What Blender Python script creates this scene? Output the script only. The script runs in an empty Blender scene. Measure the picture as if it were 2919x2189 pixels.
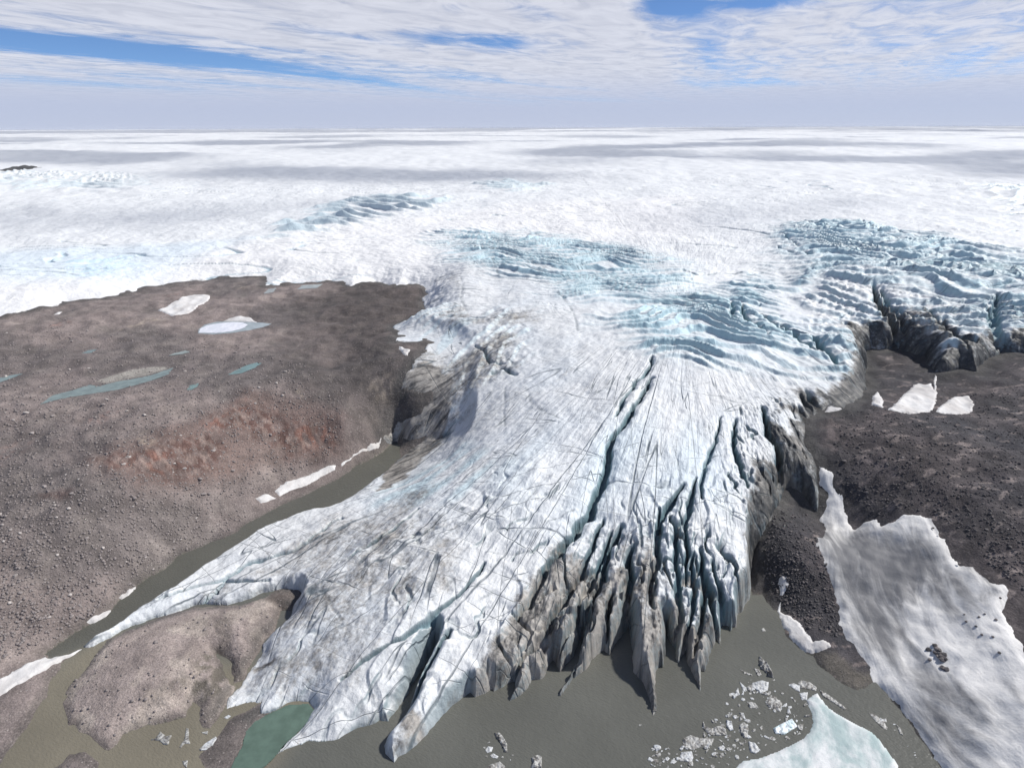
import bpy, bmesh, math, random
import numpy as np
random.seed(5)
rng = np.random.default_rng(11)
SC = bpy.context.scene
COL = SC.collection
R = math.radians
# ------------------------------------------------------------------ camera, sky, sun, exposure
CAM_H = 300.0
FPX, CX, CY = 1441.0, 1106.0, 829.5          # focal length and centre on a 2212 px wide frame
PITCH = math.atan((CY - 276.0) / FPX)
ROLL = R(-0.22)
cam = bpy.data.cameras.new('camera')
cam_o = bpy.data.objects.new('camera', cam)
COL.objects.link(cam_o)
cam.sensor_width = 36.0
cam.lens = 36.0 * FPX / 2212.0
cam.clip_start, cam.clip_end = 1.0, 2.0e7
cam_o.location = (0, 0, CAM_H)
from mathutils import Matrix, Vector
_m = Matrix.Rotation(R(90) - PITCH, 3, 'X') @ Matrix.Rotation(ROLL, 3, 'Z')
cam_o.rotation_euler = _m.to_euler()
SC.camera = cam_o
CM = np.array(_m)

SUN_EL, SUN_AZ = R(45), R(72)                # azimuth from +Y towards +X
SDIR = np.array([math.cos(SUN_EL) * math.sin(SUN_AZ), math.cos(SUN_EL) * math.cos(SUN_AZ), math.sin(SUN_EL)])
w = bpy.data.worlds.new('World'); SC.world = w; w.use_nodes = True
nt = w.node_tree; nt.nodes.clear()
wo = nt.nodes.new('ShaderNodeOutputWorld'); bg = nt.nodes.new('ShaderNodeBackground'); sk = nt.nodes.new('ShaderNodeTexSky')
sk.sky_type = 'NISHITA'; sk.sun_disc = False; sk.sun_elevation = SUN_EL; sk.sun_rotation = SUN_AZ
sk.altitude = 6000; sk.air_density = 1.0; sk.dust_density = 0.0; sk.ozone_density = 6.0
bg.inputs[1].default_value = 0.11
nt.links.new(sk.outputs[0], bg.inputs[0]); nt.links.new(bg.outputs[0], wo.inputs[0])
sl = bpy.data.lights.new('sun', 'SUN'); sl.energy = 4.5; sl.angle = R(3.0); sl.color = (1.0, 0.965, 0.915)
so = bpy.data.objects.new('sun', sl); COL.objects.link(so)
so.rotation_euler = Vector(SDIR).to_track_quat('Z', 'Y').to_euler()
SC.view_settings.view_transform = 'Standard'; SC.view_settings.look = 'None'
SC.view_settings.exposure = 0.10; SC.view_settings.gamma = 1.0
SC.render.engine = 'CYCLES'
cy = SC.cycles
cy.use_denoising = True; cy.max_bounces = 6; cy.diffuse_bounces = 3; cy.glossy_bounces = 2
cy.transparent_max_bounces = 8; cy.volume_bounces = 1; cy.sample_clamp_indirect = 4.0

# ------------------------------------------------------------------ numeric helpers
F = np.float32
def sstep(a, b, x):
    t = np.clip((x - a) / (b - a), 0, 1)
    return t * t * (3 - 2 * t)
def _hash(ix, iy, seed):
    h = (ix.astype(np.uint32) * np.uint32(374761393) + iy.astype(np.uint32) * np.uint32(668265263) + np.uint32(seed * 2246822519 & 0xffffffff))
    h = (h ^ (h >> np.uint32(13))) * np.uint32(1274126177)
    return h ^ (h >> np.uint32(16))
_G = np.array([[math.cos(a), math.sin(a)] for a in np.linspace(0, 2 * math.pi, 32, endpoint=False)], dtype=F)
def pn(x, y, seed=0):
    x = np.asarray(x, dtype=np.float64); y = np.asarray(y, dtype=np.float64)
    fx = np.floor(x); fy = np.floor(y)
    ix = fx.astype(np.int64); iy = fy.astype(np.int64)
    dx = (x - fx).astype(F); dy = (y - fy).astype(F)
    u = dx * dx * dx * (dx * (dx * 6 - 15) + 10); v = dy * dy * dy * (dy * (dy * 6 - 15) + 10)
    def g(ox, oy):
        gr = _G[(_hash(ix + ox, iy + oy, seed) & np.uint32(31)).astype(np.int64)]
        return gr[..., 0] * (dx - ox) + gr[..., 1] * (dy - oy)
    a = g(0, 0); b = g(1, 0); c = g(0, 1); d = g(1, 1)
    return ((a + (b - a) * u) * (1 - v) + (c + (d - c) * u) * v) * F(1.5)
def fbm(x, y, lam, octs, seed=0, gain=0.5, cell=None):
    s = 0; a = 1.0
    for k in range(octs):
        n = pn(x / lam, y / lam, seed + k * 7) * F(a)
        if cell is not None:
            n = n * sstep(1.2, 3.0, lam / cell).astype(F)
        s = s + n; a *= gain; lam *= 0.5
    return s
def ridged(x, y, seed=0):
    return 1 - 2 * np.abs(pn(x, y, seed))
def sdf(x, y, poly, dmax=150.0):
    """signed distance to a closed polygon, positive inside, clipped at dmax"""
    x = x.astype(F); y = y.astype(F)
    d2 = np.full(x.shape, dmax * dmax, dtype=F); ins = np.zeros(x.shape, dtype=bool)
    n = len(poly)
    for i in range(n):
        ax, ay = poly[i]; bx, by = poly[(i + 1) % n]
        if ay != by:
            k = np.nonzero((y >= min(ay, by)) & (y < max(ay, by)))[0]
            if k.size:
                ins[k] ^= x[k] < ax + (y[k] - ay) * (bx - ax) / (by - ay)
        k = np.nonzero((x > min(ax, bx) - dmax) & (x < max(ax, bx) + dmax) & (y > min(ay, by) - dmax) & (y < max(ay, by) + dmax))[0]
        if k.size:
            ex, ey = bx - ax, by - ay; L = ex * ex + ey * ey + 1e-9
            px, py = x[k] - F(ax), y[k] - F(ay)
            t = np.clip((px * ex + py * ey) / L, 0, 1)
            qx = px - t * ex; qy = py - t * ey
            d2[k] = np.minimum(d2[k], qx * qx + qy * qy)
    d = np.sqrt(d2)
    return np.where(ins, d, -d)
def linedist(x, y, line, dmax):
    """distance to an open polyline and the fraction along it"""
    x = x.astype(F); y = y.astype(F)
    d2 = np.full(x.shape, dmax * dmax, dtype=F); tt = np.zeros(x.shape, dtype=F)
    n = len(line) - 1
    for i in range(n):
        ax, ay = line[i]; bx, by = line[i + 1]
        k = np.nonzero((x > min(ax, bx) - dmax) & (x < max(ax, bx) + dmax) & (y > min(ay, by) - dmax) & (y < max(ay, by) + dmax))[0]
        if k.size:
            ex, ey = bx - ax, by - ay; L = ex * ex + ey * ey + 1e-9
            px, py = x[k] - F(ax), y[k] - F(ay)
            t = np.clip((px * ex + py * ey) / L, 0, 1)
            q = (px - t * ex) ** 2 + (py - t * ey) ** 2
            m = q < d2[k]; kk = k[m]
            d2[kk] = q[m]; tt[kk] = (i + t[m]) / n
    return np.sqrt(d2), tt
def rays(px):
    px = np.asarray(px, dtype=float)
    v = np.stack([(px[:, 0] - CX) / FPX, -(px[:, 1] - CY) / FPX, -np.ones(len(px))], 1)
    return v @ CM.T
def on_plane(px, z=0.0):
    d = rays(px); t = (z - CAM_H) / d[:, 2]
    return d[:, :2] * t[:, None]
def on_surface(px, zf, zmin=-1e9):
    """where the line of sight through each traced point meets the terrain"""
    d = rays(px); d = d / np.hypot(d[:, 0], d[:, 1])[:, None]
    rr = 140 * 1.007 ** np.arange(900)
    X = d[:, 0:1] * rr; Y = d[:, 1:2] * rr; Z = CAM_H + d[:, 2:3] * rr
    G = np.maximum(zf(X.ravel(), Y.ravel()).reshape(X.shape), zmin)
    below = Z <= G
    i = np.where(below.any(1), below.argmax(1), len(rr) - 1); i = np.maximum(i, 1)
    n = np.arange(len(i)); a = (Z - G)[n, i - 1]; b = (Z - G)[n, i]
    f = np.clip(a / (a - b + 1e-9), 0, 1)
    r = rr[i - 1] * (1 - f) + rr[i] * f
    return d[:, :2] * r[:, None]
class TPS:
    def __init__(s, pts, world=()):
        P = np.array(pts, dtype=float)
        d = rays(P[:, :2]); t = (P[:, 2] - CAM_H) / d[:, 2]
        X = d[:, 0] * t; Y = d[:, 1] * t; Z = P[:, 2]
        if len(world):
            W_ = np.array(world, dtype=float); X = np.r_[X, W_[:, 0]]; Y = np.r_[Y, W_[:, 1]]; Z = np.r_[Z, W_[:, 2]]
        s.c = s.q(X, Y); n = len(X)
        K = s.k(((s.c[:, None] - s.c[None]) ** 2).sum(2)) + np.eye(n) * 2e-4
        A = np.zeros((n + 3, n + 3)); A[:n, :n] = K; A[:n, n] = 1; A[:n, n + 1:] = s.c; A[n:, :n] = A[:n, n:].T
        s.w = np.linalg.solve(A, np.r_[Z, 0, 0, 0])
    def q(s, X, Y): return np.stack([np.arctan2(X, Y), np.log(np.hypot(X, Y) + 1)], 1)
    def k(s, d2): return 0.5 * d2 * np.log(d2 + 1e-12)
    def __call__(s, X, Y):
        q = s.q(X, Y); o = s.w[-3] + q @ s.w[-2:]
        for i in range(len(s.c)):
            dx = q[:, 0] - s.c[i, 0]; dy = q[:, 1] - s.c[i, 1]
            o += s.w[i] * s.k(dx * dx + dy * dy)
        return o

# ------------------------------------------------------------------ relief: heights in metres above the lagoon, read at traced points
GROUND = [(600,1000,18),(500,1100,7),(600,850,58),(600,700,70),(400,1150,8),(200,1200,24),(0,1300,22),(0,1480,4),(100,1400,6),(60,1560,2),(100,1000,54),(0,800,70),(300,750,71),
 (300,850,66),(450,900,56),(300,620,84),(0,690,86),(-400,700,88),(-400,1000,62),(-400,1400,22),(570,605,86),(900,620,82),(920,690,72),(870,830,55),(850,940,12),(800,870,42),(740,780,64),(300,1050,42),(400,1000,42),
 (700,960,20),(750,920,32),(350,1440,9),(500,1350,9),(540,1430,6),(250,1500,7),(200,1570,3),(150,1650,1.2),(450,1600,1.2),(560,1600,1.2),(420,1640,1.0),
 (1640,1300,1),(1700,1200,22),(1690,1120,33),(1775,1130,17),(1800,1000,47),(1780,900,61),(1900,870,64),(2000,905,67),(1950,840,60),(2060,860,62),(2110,840,66),(2212,800,76),(2212,950,64),(2212,1200,46),
 (2000,1100,45),(1900,1200,25),(1850,1400,5),(2050,1300,24),(2212,1400,28),(2212,1600,20),(2000,1500,8),(2100,1620,9),(1760,1380,6),(1800,1300,10),(2500,1500,34),(2500,1000,66),(2600,780,90),
 (1400,1400,-14),(1200,1600,-14),(1600,1600,-10),(1300,1000,20),(1200,700,60),(1500,600,80),(1000,1300,-5),(700,1300,0),(640,1290,5)]
ICE = [(950,650,97),(950,800,62),(930,900,34),(905,960,14),(860,1010,10),(750,1090,11),(600,1150,7),(400,1260,5),(250,1350,4.5),(550,1260,6.5),(700,1250,15),(700,1400,14),(600,1460,6),(560,1540,5),(700,1560,6),
 (860,1590,7),(900,1400,18),(1000,1200,32),(1100,1400,14),(1050,1480,8),(1200,1400,12),(1400,1400,12),(1300,1200,28),(1500,1350,12),(1550,1250,20),(1500,1100,45),(1600,1000,55),(1700,900,64),(1720,1020,50),
 (1400,950,62),(1200,900,62),(1100,1000,50),(1200,780,80),(1450,780,85),(1650,780,82),(1800,780,80),(1900,700,94),(2100,740,92),(2212,730,95),(2000,600,119),(1700,620,106),(1400,620,108),(1100,620,105),
 (1700,520,126),(2000,520,135),(2212,560,130),(2600,600,128),(1100,500,121),(700,550,108),(400,590,97),(0,650,92),(-400,670,92),(700,450,132),(0,480,122),(-600,480,122),(1100,400,150),(2212,450,143),(1700,440,144),
 (0,380,158),(1700,370,163),(2700,430,150),(1100,335,182),(300,335,182),(2000,335,182),(1100,305,205),(0,310,205),(2212,300,205)]
FARW = [(0,200000,272),(-150000,150000,270),(150000,150000,272),(0,15000,232),(-12000,12000,232),(12000,12000,234),(0,60000,262),(-45000,45000,256),(45000,45000,264)]
GB = TPS(GROUND, [(0,1600,70),(1600,1600,90),(-1600,1600,90),(0,20000,100)])
IB = TPS(ICE, FARW)

P = lambda s: [tuple(float(v) for v in a.split(',')) for a in s.split()]
W_PX = P('2150,1900 2090,1750 2032,1659 1997,1604 1961,1549 1925,1510 1900,1470 1887,1475 1866,1485 1851,1490 1824,1482 1800,1468 1777,1443 1757,1416 1726,1400 1706,1380 1694,1361 1686,1340 1679,1322 1655,1298 1647,1283 1624,1285 1600,1200 1400,1150 1100,1200 950,1300 800,1200 780,1120 800,1060 865,985 862,950 850,956 815,985 770,1008 735,1032 690,1056 640,1078 590,1100 540,1130 500,1156 440,1180 383,1200 360,1229 317,1250 293,1266 253,1306 200,1346 153,1373 97,1413 112,1424 150,1411 176,1398 160,1412 133,1433 100,1500 67,1553 33,1600 0,1659 -60,1750 -60,1900')
c6 = lambda s: [(a / 3.0, b / 3.0 + 1106.4) for a, b in P(s)]
c3 = lambda s: [(a / 3.0, b / 3.0 + 553.2) for a, b in P(s)]
c4 = lambda s: [(a / 3.0 + 737.3, b / 3.0 + 454.7) for a, b in P(s)]
c5 = lambda s: [(a / 3.0 + 1474.7, b / 3.0 + 454.7) for a, b in P(s)]
c7 = lambda s: [(a / 3.0 + 737.3, b / 3.0 + 1106.4) for a, b in P(s)]
c8 = lambda s: [(a * .3924 + 1474.7, b * .3924 + 1007.9) for a, b in P(s)]
ISLAND = c6('700,830 850,750 1000,700 1250,618 1560,596 1700,560 1790,540 1840,585 1830,640 1780,760 1700,860 1640,960 1580,1080 1520,1085 1490,980 1430,920 1400,915 1420,990 1480,1090 1540,1110 1500,1180 1440,1290 1360,1390 1310,1395 1290,1340 1290,1270 1235,1225 1200,1335 1070,1360 960,1380 900,1410 790,1440 770,1500 720,1540 600,1480 510,1420 480,1370 430,1375 410,1280 430,1180 480,1100 580,1000 620,900')
BAR = c6('250,1720 340,1657 400,1600 460,1550 540,1560 620,1620 640,1657 640,1740')
MUD = c6('1350,1740 1340,1657 1290,1570 1400,1450 1500,1340 1700,1230 1800,1270 1660,1360 1600,1440 1570,1520 1530,1600 1490,1740')
DEB = c6('1700,590 1780,500 1880,440 2040,460 2000,580 1930,640 1850,640 1780,640')
Wp, Ip, Bp, Mp, Dp = (on_plane(q) for q in (W_PX, ISLAND, BAR, MUD, DEB))
def land_sd(X, Y, dmax=60.0, warp=True):
    if warp:
        wx = X + fbm(X, Y, 14, 3, 31) * 2.0; wy = Y + fbm(X, Y, 14, 3, 47) * 2.0
    else: wx, wy = X, Y
    return np.maximum(np.maximum(-sdf(wx, wy, Wp, dmax), sdf(wx, wy, Ip, dmax)), np.maximum(np.maximum(sdf(wx, wy, Bp, dmax), sdf(wx, wy, Dp, dmax)), sdf(wx, wy, Mp, dmax)))
# small ponds on the left plateau: traced outline, water level
PONDS = [
 ('long meltwater pond', c3('270,960 330,915 420,890 560,850 700,820 860,795 960,780 1040,770 1100,735 1125,725 1060,715 980,720 850,740 700,780 560,830')[0:0] + c3('265,960 340,905 470,870 580,835 640,845 760,815 900,790 990,770 1060,745 1120,725 1090,765 1000,800 880,835 740,870 600,890 460,912 350,935'), (.22,.265,.245)),
 ('pale silty sand flat', c3('600,815 700,780 850,735 980,717 1080,715 1120,722 1060,742 960,772 820,800 700,828'), (.30,.28,.25)),
 ('frozen pond', c3('1285,500 1290,475 1330,445 1400,428 1500,422 1600,428 1700,432 1760,440 1700,462 1620,480 1500,498 1380,507'), (.36,.40,.40)),
 ('narrow turquoise pond', c3('1480,768 1540,735 1600,708 1660,690 1695,695 1640,728 1560,760'), (.19,.27,.255)),
 ('tiny turquoise pond', c3('1212,865 1235,838 1285,826 1275,845 1240,866'), (.19,.27,.25)),
 ('pond at the frame edge', c3('-60,830 0,790 70,772 150,762 90,785 0,818'), (.22,.27,.25)),
 ('grey silty pool', c3('1095,645 1130,630 1200,613 1230,622 1180,636'), (.28,.31,.28)),
 ('small green pool', c3('530,630 570,612 630,604 590,628'), (.21,.26,.24)),
 ('grey meltwater pool by ice', c3('1710,245 1740,215 1790,207 1770,235'), (.28,.30,.28)),
 ('meltwater pool by ice margin', c3('1930,215 1960,190 2090,182 2050,208'), (.27,.30,.29)),
]
pond_data = []
for lab, px, colr in PONDS:
    a = on_surface(px, GB); z0 = float(np.median(GB(a[:, 0], a[:, 1])))
    if 'sand flat' in lab: z0 = pond_data[0][2] + .25
    pond_data.append([lab, on_plane(px, z0), z0, colr])
def ground_z(X, Y, fine=True):
    X = np.asarray(X, dtype=float); Y = np.asarray(Y, dtype=float)
    g = GB(X, Y)
    r = np.hypot(X, Y); cell = r * 0.0038
    big = fbm(X, Y, 90, 3, 61) * 3.0 * sstep(5, 40, g)
    g = g + big
    sd = land_sd(X, Y)
    g = np.maximum(g, 0.5)
    z = np.where(sd > 0, g * (1 - np.exp(-np.maximum(sd, 0) / 9.0)) + 0.05, np.maximum(sd * 0.35, -8))
    calm = np.ones(X.shape)
    for _l, pl, z0, _c in pond_data[::-1]:
        c = pl.mean(0); ext = np.hypot(*(pl - c).T).max(); bl = min(90., 14 + .6 * ext); rad = ext + bl + 5
        k = np.nonzero((np.abs(X - c[0]) < rad) & (np.abs(Y - c[1]) < rad))[0]
        if k.size:
            s = sdf(X[k] + fbm(X[k], Y[k], 10, 2, 5) * 1.2, Y[k] + fbm(X[k], Y[k], 10, 2, 9) * 1.2, pl, 95.0)
            f = sstep(0, bl, -s)
            calm[k] *= sstep(-2, 22, -s)
            z[k] = np.where(s > 0, (z0 + .1 * np.clip(s / 4, 0, 1)) if 'sand' in _l else (z0 - 0.15 - np.minimum(s * .2, 1.5)), (z0 - 0.1) * (1 - f) + z[k] * f + np.minimum(-s * .05, .4) * (1 - f))
    if fine:
        calm = calm * (1 - .65 * sstep(-6, 4, sdf(X, Y, Ip, 20)))
        z = z + (fbm(X, Y, 22, 5, 71, 0.6, cell) * 1.5 + (ridged(X / 55, Y / 38, 77) - .3) * 1.6 * sstep(8, 30, z)) * sstep(0, 14, sd) * sstep(0.3, 6, z) * calm
    return z
gz_coarse = lambda X, Y: ground_z(X, Y, False)

ICE_PX = (P('0,686 100,665 150,653 190,648 233,645 297,628 320,621 367,613 460,601 520,600 573,598 578,608 567,620 633,613 717,608')
 + c4('0,470 60,490 140,470 230,462 300,478 370,490 440,482 500,490 545,510 555,540 530,570 535,610 545,650 565,690 520,700 450,710 390,730 340,745 345,775 355,800 400,815 335,825 340,850 400,848 490,855 540,845 570,850 555,885 540,920 500,945 470,970 458,1000 462,1030 420,1060 400,1090 385,1150 440,1175 500,1190 560,1205 500,1260 450,1320 380,1370 300,1430 260,1480 300,1500 360,1505 440,1490 520,1470 560,1450 520,1500 450,1550 400,1590 330,1659')
 + P('800,1040 760,1072 735,1085 705,1105 650,1117 600,1132 560,1150 530,1172 500,1190 470,1208 440,1225 380,1270 330,1300 300,1315 270,1340 240,1360')
 + c6('560,845 545,862 580,882 640,855 700,820 780,778 850,740 930,715 1000,690 1100,660 1250,610 1400,598 1480,595 1560,580 1620,560 1680,530 1760,510 1830,495 1930,500 1960,540 1910,600 1890,640 1880,690 1820,740 1760,800 1700,860 1690,920 1640,1000 1590,1080 1540,1130 1480,1200 1460,1285 1560,1262 1700,1230 1680,1310 1740,1295 1870,1240 1930,1234 2000,1240 2022,1280 1990,1320 1950,1370 1900,1430 1850,1480 1800,1540 1750,1590 1690,1630 1650,1657 1560,1740')
 + c6('1640,1740 1700,1657 1800,1585 1900,1530 2000,1500 2100,1500 2200,1480')
 + c7('90,1410 180,1380 250,1345 262,1350 310,1360 330,1330 400,1240 450,1140 500,1060 560,970 600,920 625,885 612,960 575,1040 520,1120 455,1230 430,1280 400,1330 340,1410 285,1470 268,1510 290,1570 330,1610 350,1635 380,1590 430,1560 500,1500 560,1430 640,1330 720,1250 780,1200 830,1170 860,1200 920,1170 970,1150 985,1172 1050,1140 1110,1100 1125,1130 1100,1200 1088,1236 1130,1205 1180,1170 1210,1120 1240,1090 1300,1080 1330,1040 1360,980 1375,960 1400,1010 1420,1045 1445,990 1500,930 1530,860 1560,800 1565,860 1530,960 1490,1060 1450,1110 1415,1160 1402,1190 1415,1197 1440,1160 1480,1100 1540,1060 1600,1000 1650,940 1700,890 1722,910 1740,935 1755,890 1790,830 1830,780 1860,740 1868,800 1880,900 1888,1040 1920,1070 1945,1095 1970,1150 1990,1200 2005,1240 2020,1310 2035,1370 2045,1320 2058,1290 2045,1220 2035,1150 2035,1080 2038,1030 2065,990 2085,1010 2110,930 2100,850 2095,760 2120,820 2150,880 2175,950 2190,985 2205,940')
 + c8('10,1010 20,1070 45,1110 70,1170 88,1240 96,1254 100,1190 110,1130 130,1140 150,1040 170,985 188,955 203,988 220,960 215,910 225,880 250,880 262,912 272,880 290,885 300,820 330,800 350,760 372,735 380,690 375,600 385,540 400,470 430,380 450,330 470,290 510,240 540,180 560,130 600,120 640,150 680,190 700,225 740,255 750,180 748,120 740,60')
 + c5('870,1659 830,1580 800,1530 790,1480 795,1420 790,1370 850,1330 900,1300 940,1285 1040,1300 1100,1260 1180,1200 1190,1120 1170,1050 1190,1000 1150,950 1180,915 1230,900 1320,905 1400,890 1480,925 1570,950 1600,1010 1640,1050 1700,1055 1800,1020 1860,1030 1900,1050 1950,980 2050,930 2212,925')
 + P('2600,770 3400,740'))
_gz1 = lambda X, Y: np.maximum(gz_coarse(X, Y), 0)
Icp = [tuple(v) for v in on_surface(ICE_PX, _gz1)]
print('ice outline ends', Icp[0], Icp[-1])
Icp += [(500000, 20000), (500000, 600000), (-500000, 600000), (-500000, 20000), (-4000, 2500), (-2200, Icp[0][1] * 1.02), (-900, Icp[0][1] * 1.0)]

# crevasses: traced line, half-width m, depth m
CREV = [(c4('2025,940 2000,1000 1930,1080 1870,1170 1830,1230 1780,1330'), 2.2, 6), (c4('2015,1080 1980,1150 1900,1260 1820,1400 1740,1500 1720,1659') + P('1290,1060 1277,1106 1231,1166 1204,1203 1171,1256 1147,1306 1114,1346'), 3.0, 8),
 (c7('1690,30 1640,200 1580,330 1500,500 1400,660 1330,790 1200,920 1110,1040 1030,1110'), 2.2, 7), (c7('1750,140 1700,280 1650,400 1590,500 1480,780 1380,950'), 1.8, 7),
 (c7('1830,100 1740,250 1700,420 1620,580 1590,700 1580,830 1500,1020'), 2.2, 9), (c7('1885,260 1872,400 1860,620 1880,800'), 2.6, 12), (c7('2060,0 2050,200 2045,350 2000,520 2010,650'), 2.2, 8),
 (c7('2140,50 2165,250 2180,500 2190,700 2180,800'), 2.2, 8), (c7('1765,540 1722,700 1740,900'), 1.6, 9), (c7('700,780 640,880 560,1000 480,1140 400,1250'), 1.6, 9),
 (c8('55,500 62,600 60,700 45,850 20,960'), 1.6, 7), (c8('95,480 110,600 125,700 110,860 70,1000'), 1.6, 8), (c8('110,560 150,720 185,860 212,950'), 1.6, 8), (c8('150,540 190,700 230,800 280,880'), 1.8, 8),
 (c8('20,380 30,500 20,640'), 1.5, 6), (c5('520,1270 530,1350 560,1450 620,1530 640,1659') + P('1700,1040'), 2.8, 11), (P('1590,905 1586,960 1600,1010 1612,1050'), 2.2, 7), (P('1478,1050 1440,1100 1421,1150'), 2.0, 7),
 (P('1560,900 1540,960 1520,1020 1516,1080'), 1.6, 5), (P('1505,1030 1490,1090 1480,1150 1486,1210'), 1.8, 6),
 (c5('1240,500 1265,580 1300,650 1400,760 1450,830 1500,900'), 4.5, 11), (c5('1290,520 1340,620 1450,740 1540,860'), 3.5, 8), (c5('1600,650 1680,750 1830,820 1900,830'), 3.5, 9), (c5('1640,720 1760,800 1850,880'), 3, 8), (c5('2030,560 2020,680 2050,800 2200,850'), 4, 9), (c5('1980,640 2010,760 2080,860'), 3, 8), (c5('1330,600 1400,650 1500,690 1600,700'), 3, 6),
 (c5('380,620 390,690 420,740 560,830'), 3.5, 8), (c5('500,690 650,800 850,830 900,900 1000,1000 1090,1030'), 3.5, 10), (c5('640,760 760,850 900,920 1000,1010'), 3.5, 9),
 (c5('760,1190 800,1230 880,1340'), 3, 9), (c5('800,1170 850,1230 900,1290'), 3, 9), (c5('750,1260 800,1320 840,1370'), 3, 8), (c5('310,610 320,680 315,740'), 2.5, 5), (c5('0,400 100,425 200,410 380,400'), 1.8, 4),
 (c5('100,110 300,120 500,145 640,170 760,235'), 2.2, 5), (c5('780,60 900,110 1000,150'), 2.2, 5), (c5('1150,90 1250,140 1400,190'), 2.2, 5), (c5('1300,100 1450,160 1600,180'), 2.2, 5), (c5('620,230 720,270 860,300'), 3, 6),
 (c4('860,240 930,270 1030,280'), 2.2, 5), (c4('1800,290 1900,290 2000,295'), 2.2, 5), (c4('500,1340 600,1350 720,1350'), 3, 7), (c4('600,390 700,385 770,430 790,500 770,580 820,660'), 1.2, 3),
 (c4('690,690 800,690 930,690'), 1.6, 3), (c4('860,870 930,930 970,985 1050,1000'), 2, 4), (c4('980,1050 1050,1030 1130,1060'), 2, 4), (c4('1200,1150 1230,1240 1330,1310 1440,1355 1500,1365'), 0.8, 2),
 (c4('1060,1150 1050,1300 1060,1400'), 0.7, 2), (c4('1400,540 1480,620 1520,700 1530,780'), 0.8, 2), (c4('1450,680 1520,685'), 1.2, 2.5), (c4('970,330 1010,390 1040,420'), 1.2, 3),
 (c7('1500,0 1200,150 1130,250'), 1.2, 3), (c7('930,340 880,430 700,600 400,830 150,960 0,1080'), 1.4, 4), (c7('1100,700 1240,800 1180,900 1000,1120'), 1.3, 3), (c7('440,330 430,420 380,520 375,600'), 0.7, 2),
 (c7('640,640 820,640 900,590 1060,490'), 0.8, 2), (c7('0,330 300,150 500,0'), 1.5, 4), (c7('100,620 420,350 700,130 860,0'), 1.0, 3), (c6('1030,560 1450,420 1600,330 1900,240 2212,40'), 2.0, 4.5),
 (c6('1230,600 1400,520 1450,440 1750,430'), 1.6, 4), (c6('2100,420 2080,520 2212,700'), 0.9, 2.5), (c7('930,270 1100,285 1220,285 1330,240'), 0.7, 2)]
CREVW = [(on_surface(a, IB), hw, dp) for a, hw, dp in CREV]
FOC = on_surface([(1490, 655)], IB)[0]

def zone(X, Y, px, f, dmax=None, zf=IB):
    pl = on_surface(px, zf)
    dm = dmax or f * 2.5
    return sstep(-f, f, sdf(X, Y, pl, dm))
ZW = {  # zones of broken ice
 'fall_right': c5('560,130 800,60 1250,90 1700,190 2212,290 2700,450 2700,900 2212,800 1900,600 1600,520 1300,430 1000,420 800,480 650,420 700,260'),
 'fall_edge': c5('1000,420 1300,430 1700,560 2212,760 2700,900 2700,1000 2212,960 2000,1000 1650,1080 1500,960 1180,930 1150,1000 1080,1060 900,900 800,700 900,520'),
 'fall_mid': P('930,500 1100,500 1300,525 1440,560 1480,610 1420,650 1250,640 1080,590 1000,560'),
 'fall_low': c5('-300,590 0,590 250,500 600,430 850,420 600,560 500,640 650,760 950,850 1120,980 1000,1060 700,960 300,1010 0,980 -200,900 -500,760'),
 'bumps': P('560,520 640,470 720,440 850,420 960,425 970,440 860,460 740,490 650,505'),
 'side': c4('400,640 800,640 1200,660 1300,760 1100,900 1150,960 900,1120 700,1230 500,1200 420,1080 480,980 600,850 420,800'),
 'far_left': P('-100,380 60,370 250,375 330,385 250,410 60,410 -100,405'), 'far_right': P('2100,395 2212,400 2300,430 2260,470 2180,440'), 'far_c': P('1020,400 1100,388 1190,400 1150,415 1050,412'),
 'blue_pit': P('120,560 230,545 320,560 300,585 200,605 140,590'), 'tongue_low': P('840,1100 1250,1050 1600,980 1640,1250 1600,1400 1400,1580 850,1680 500,1700 500,1500 700,1200'),
 'frontr': P('1600,880 1680,860 1760,900 1780,1100 1640,1150 1560,1100 1560,980'),
 'front': P('1020,1530 1010,1480 1100,1330 1230,1180 1400,1120 1560,1160 1640,1280 1600,1400 1420,1600 1200,1560')}

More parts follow.
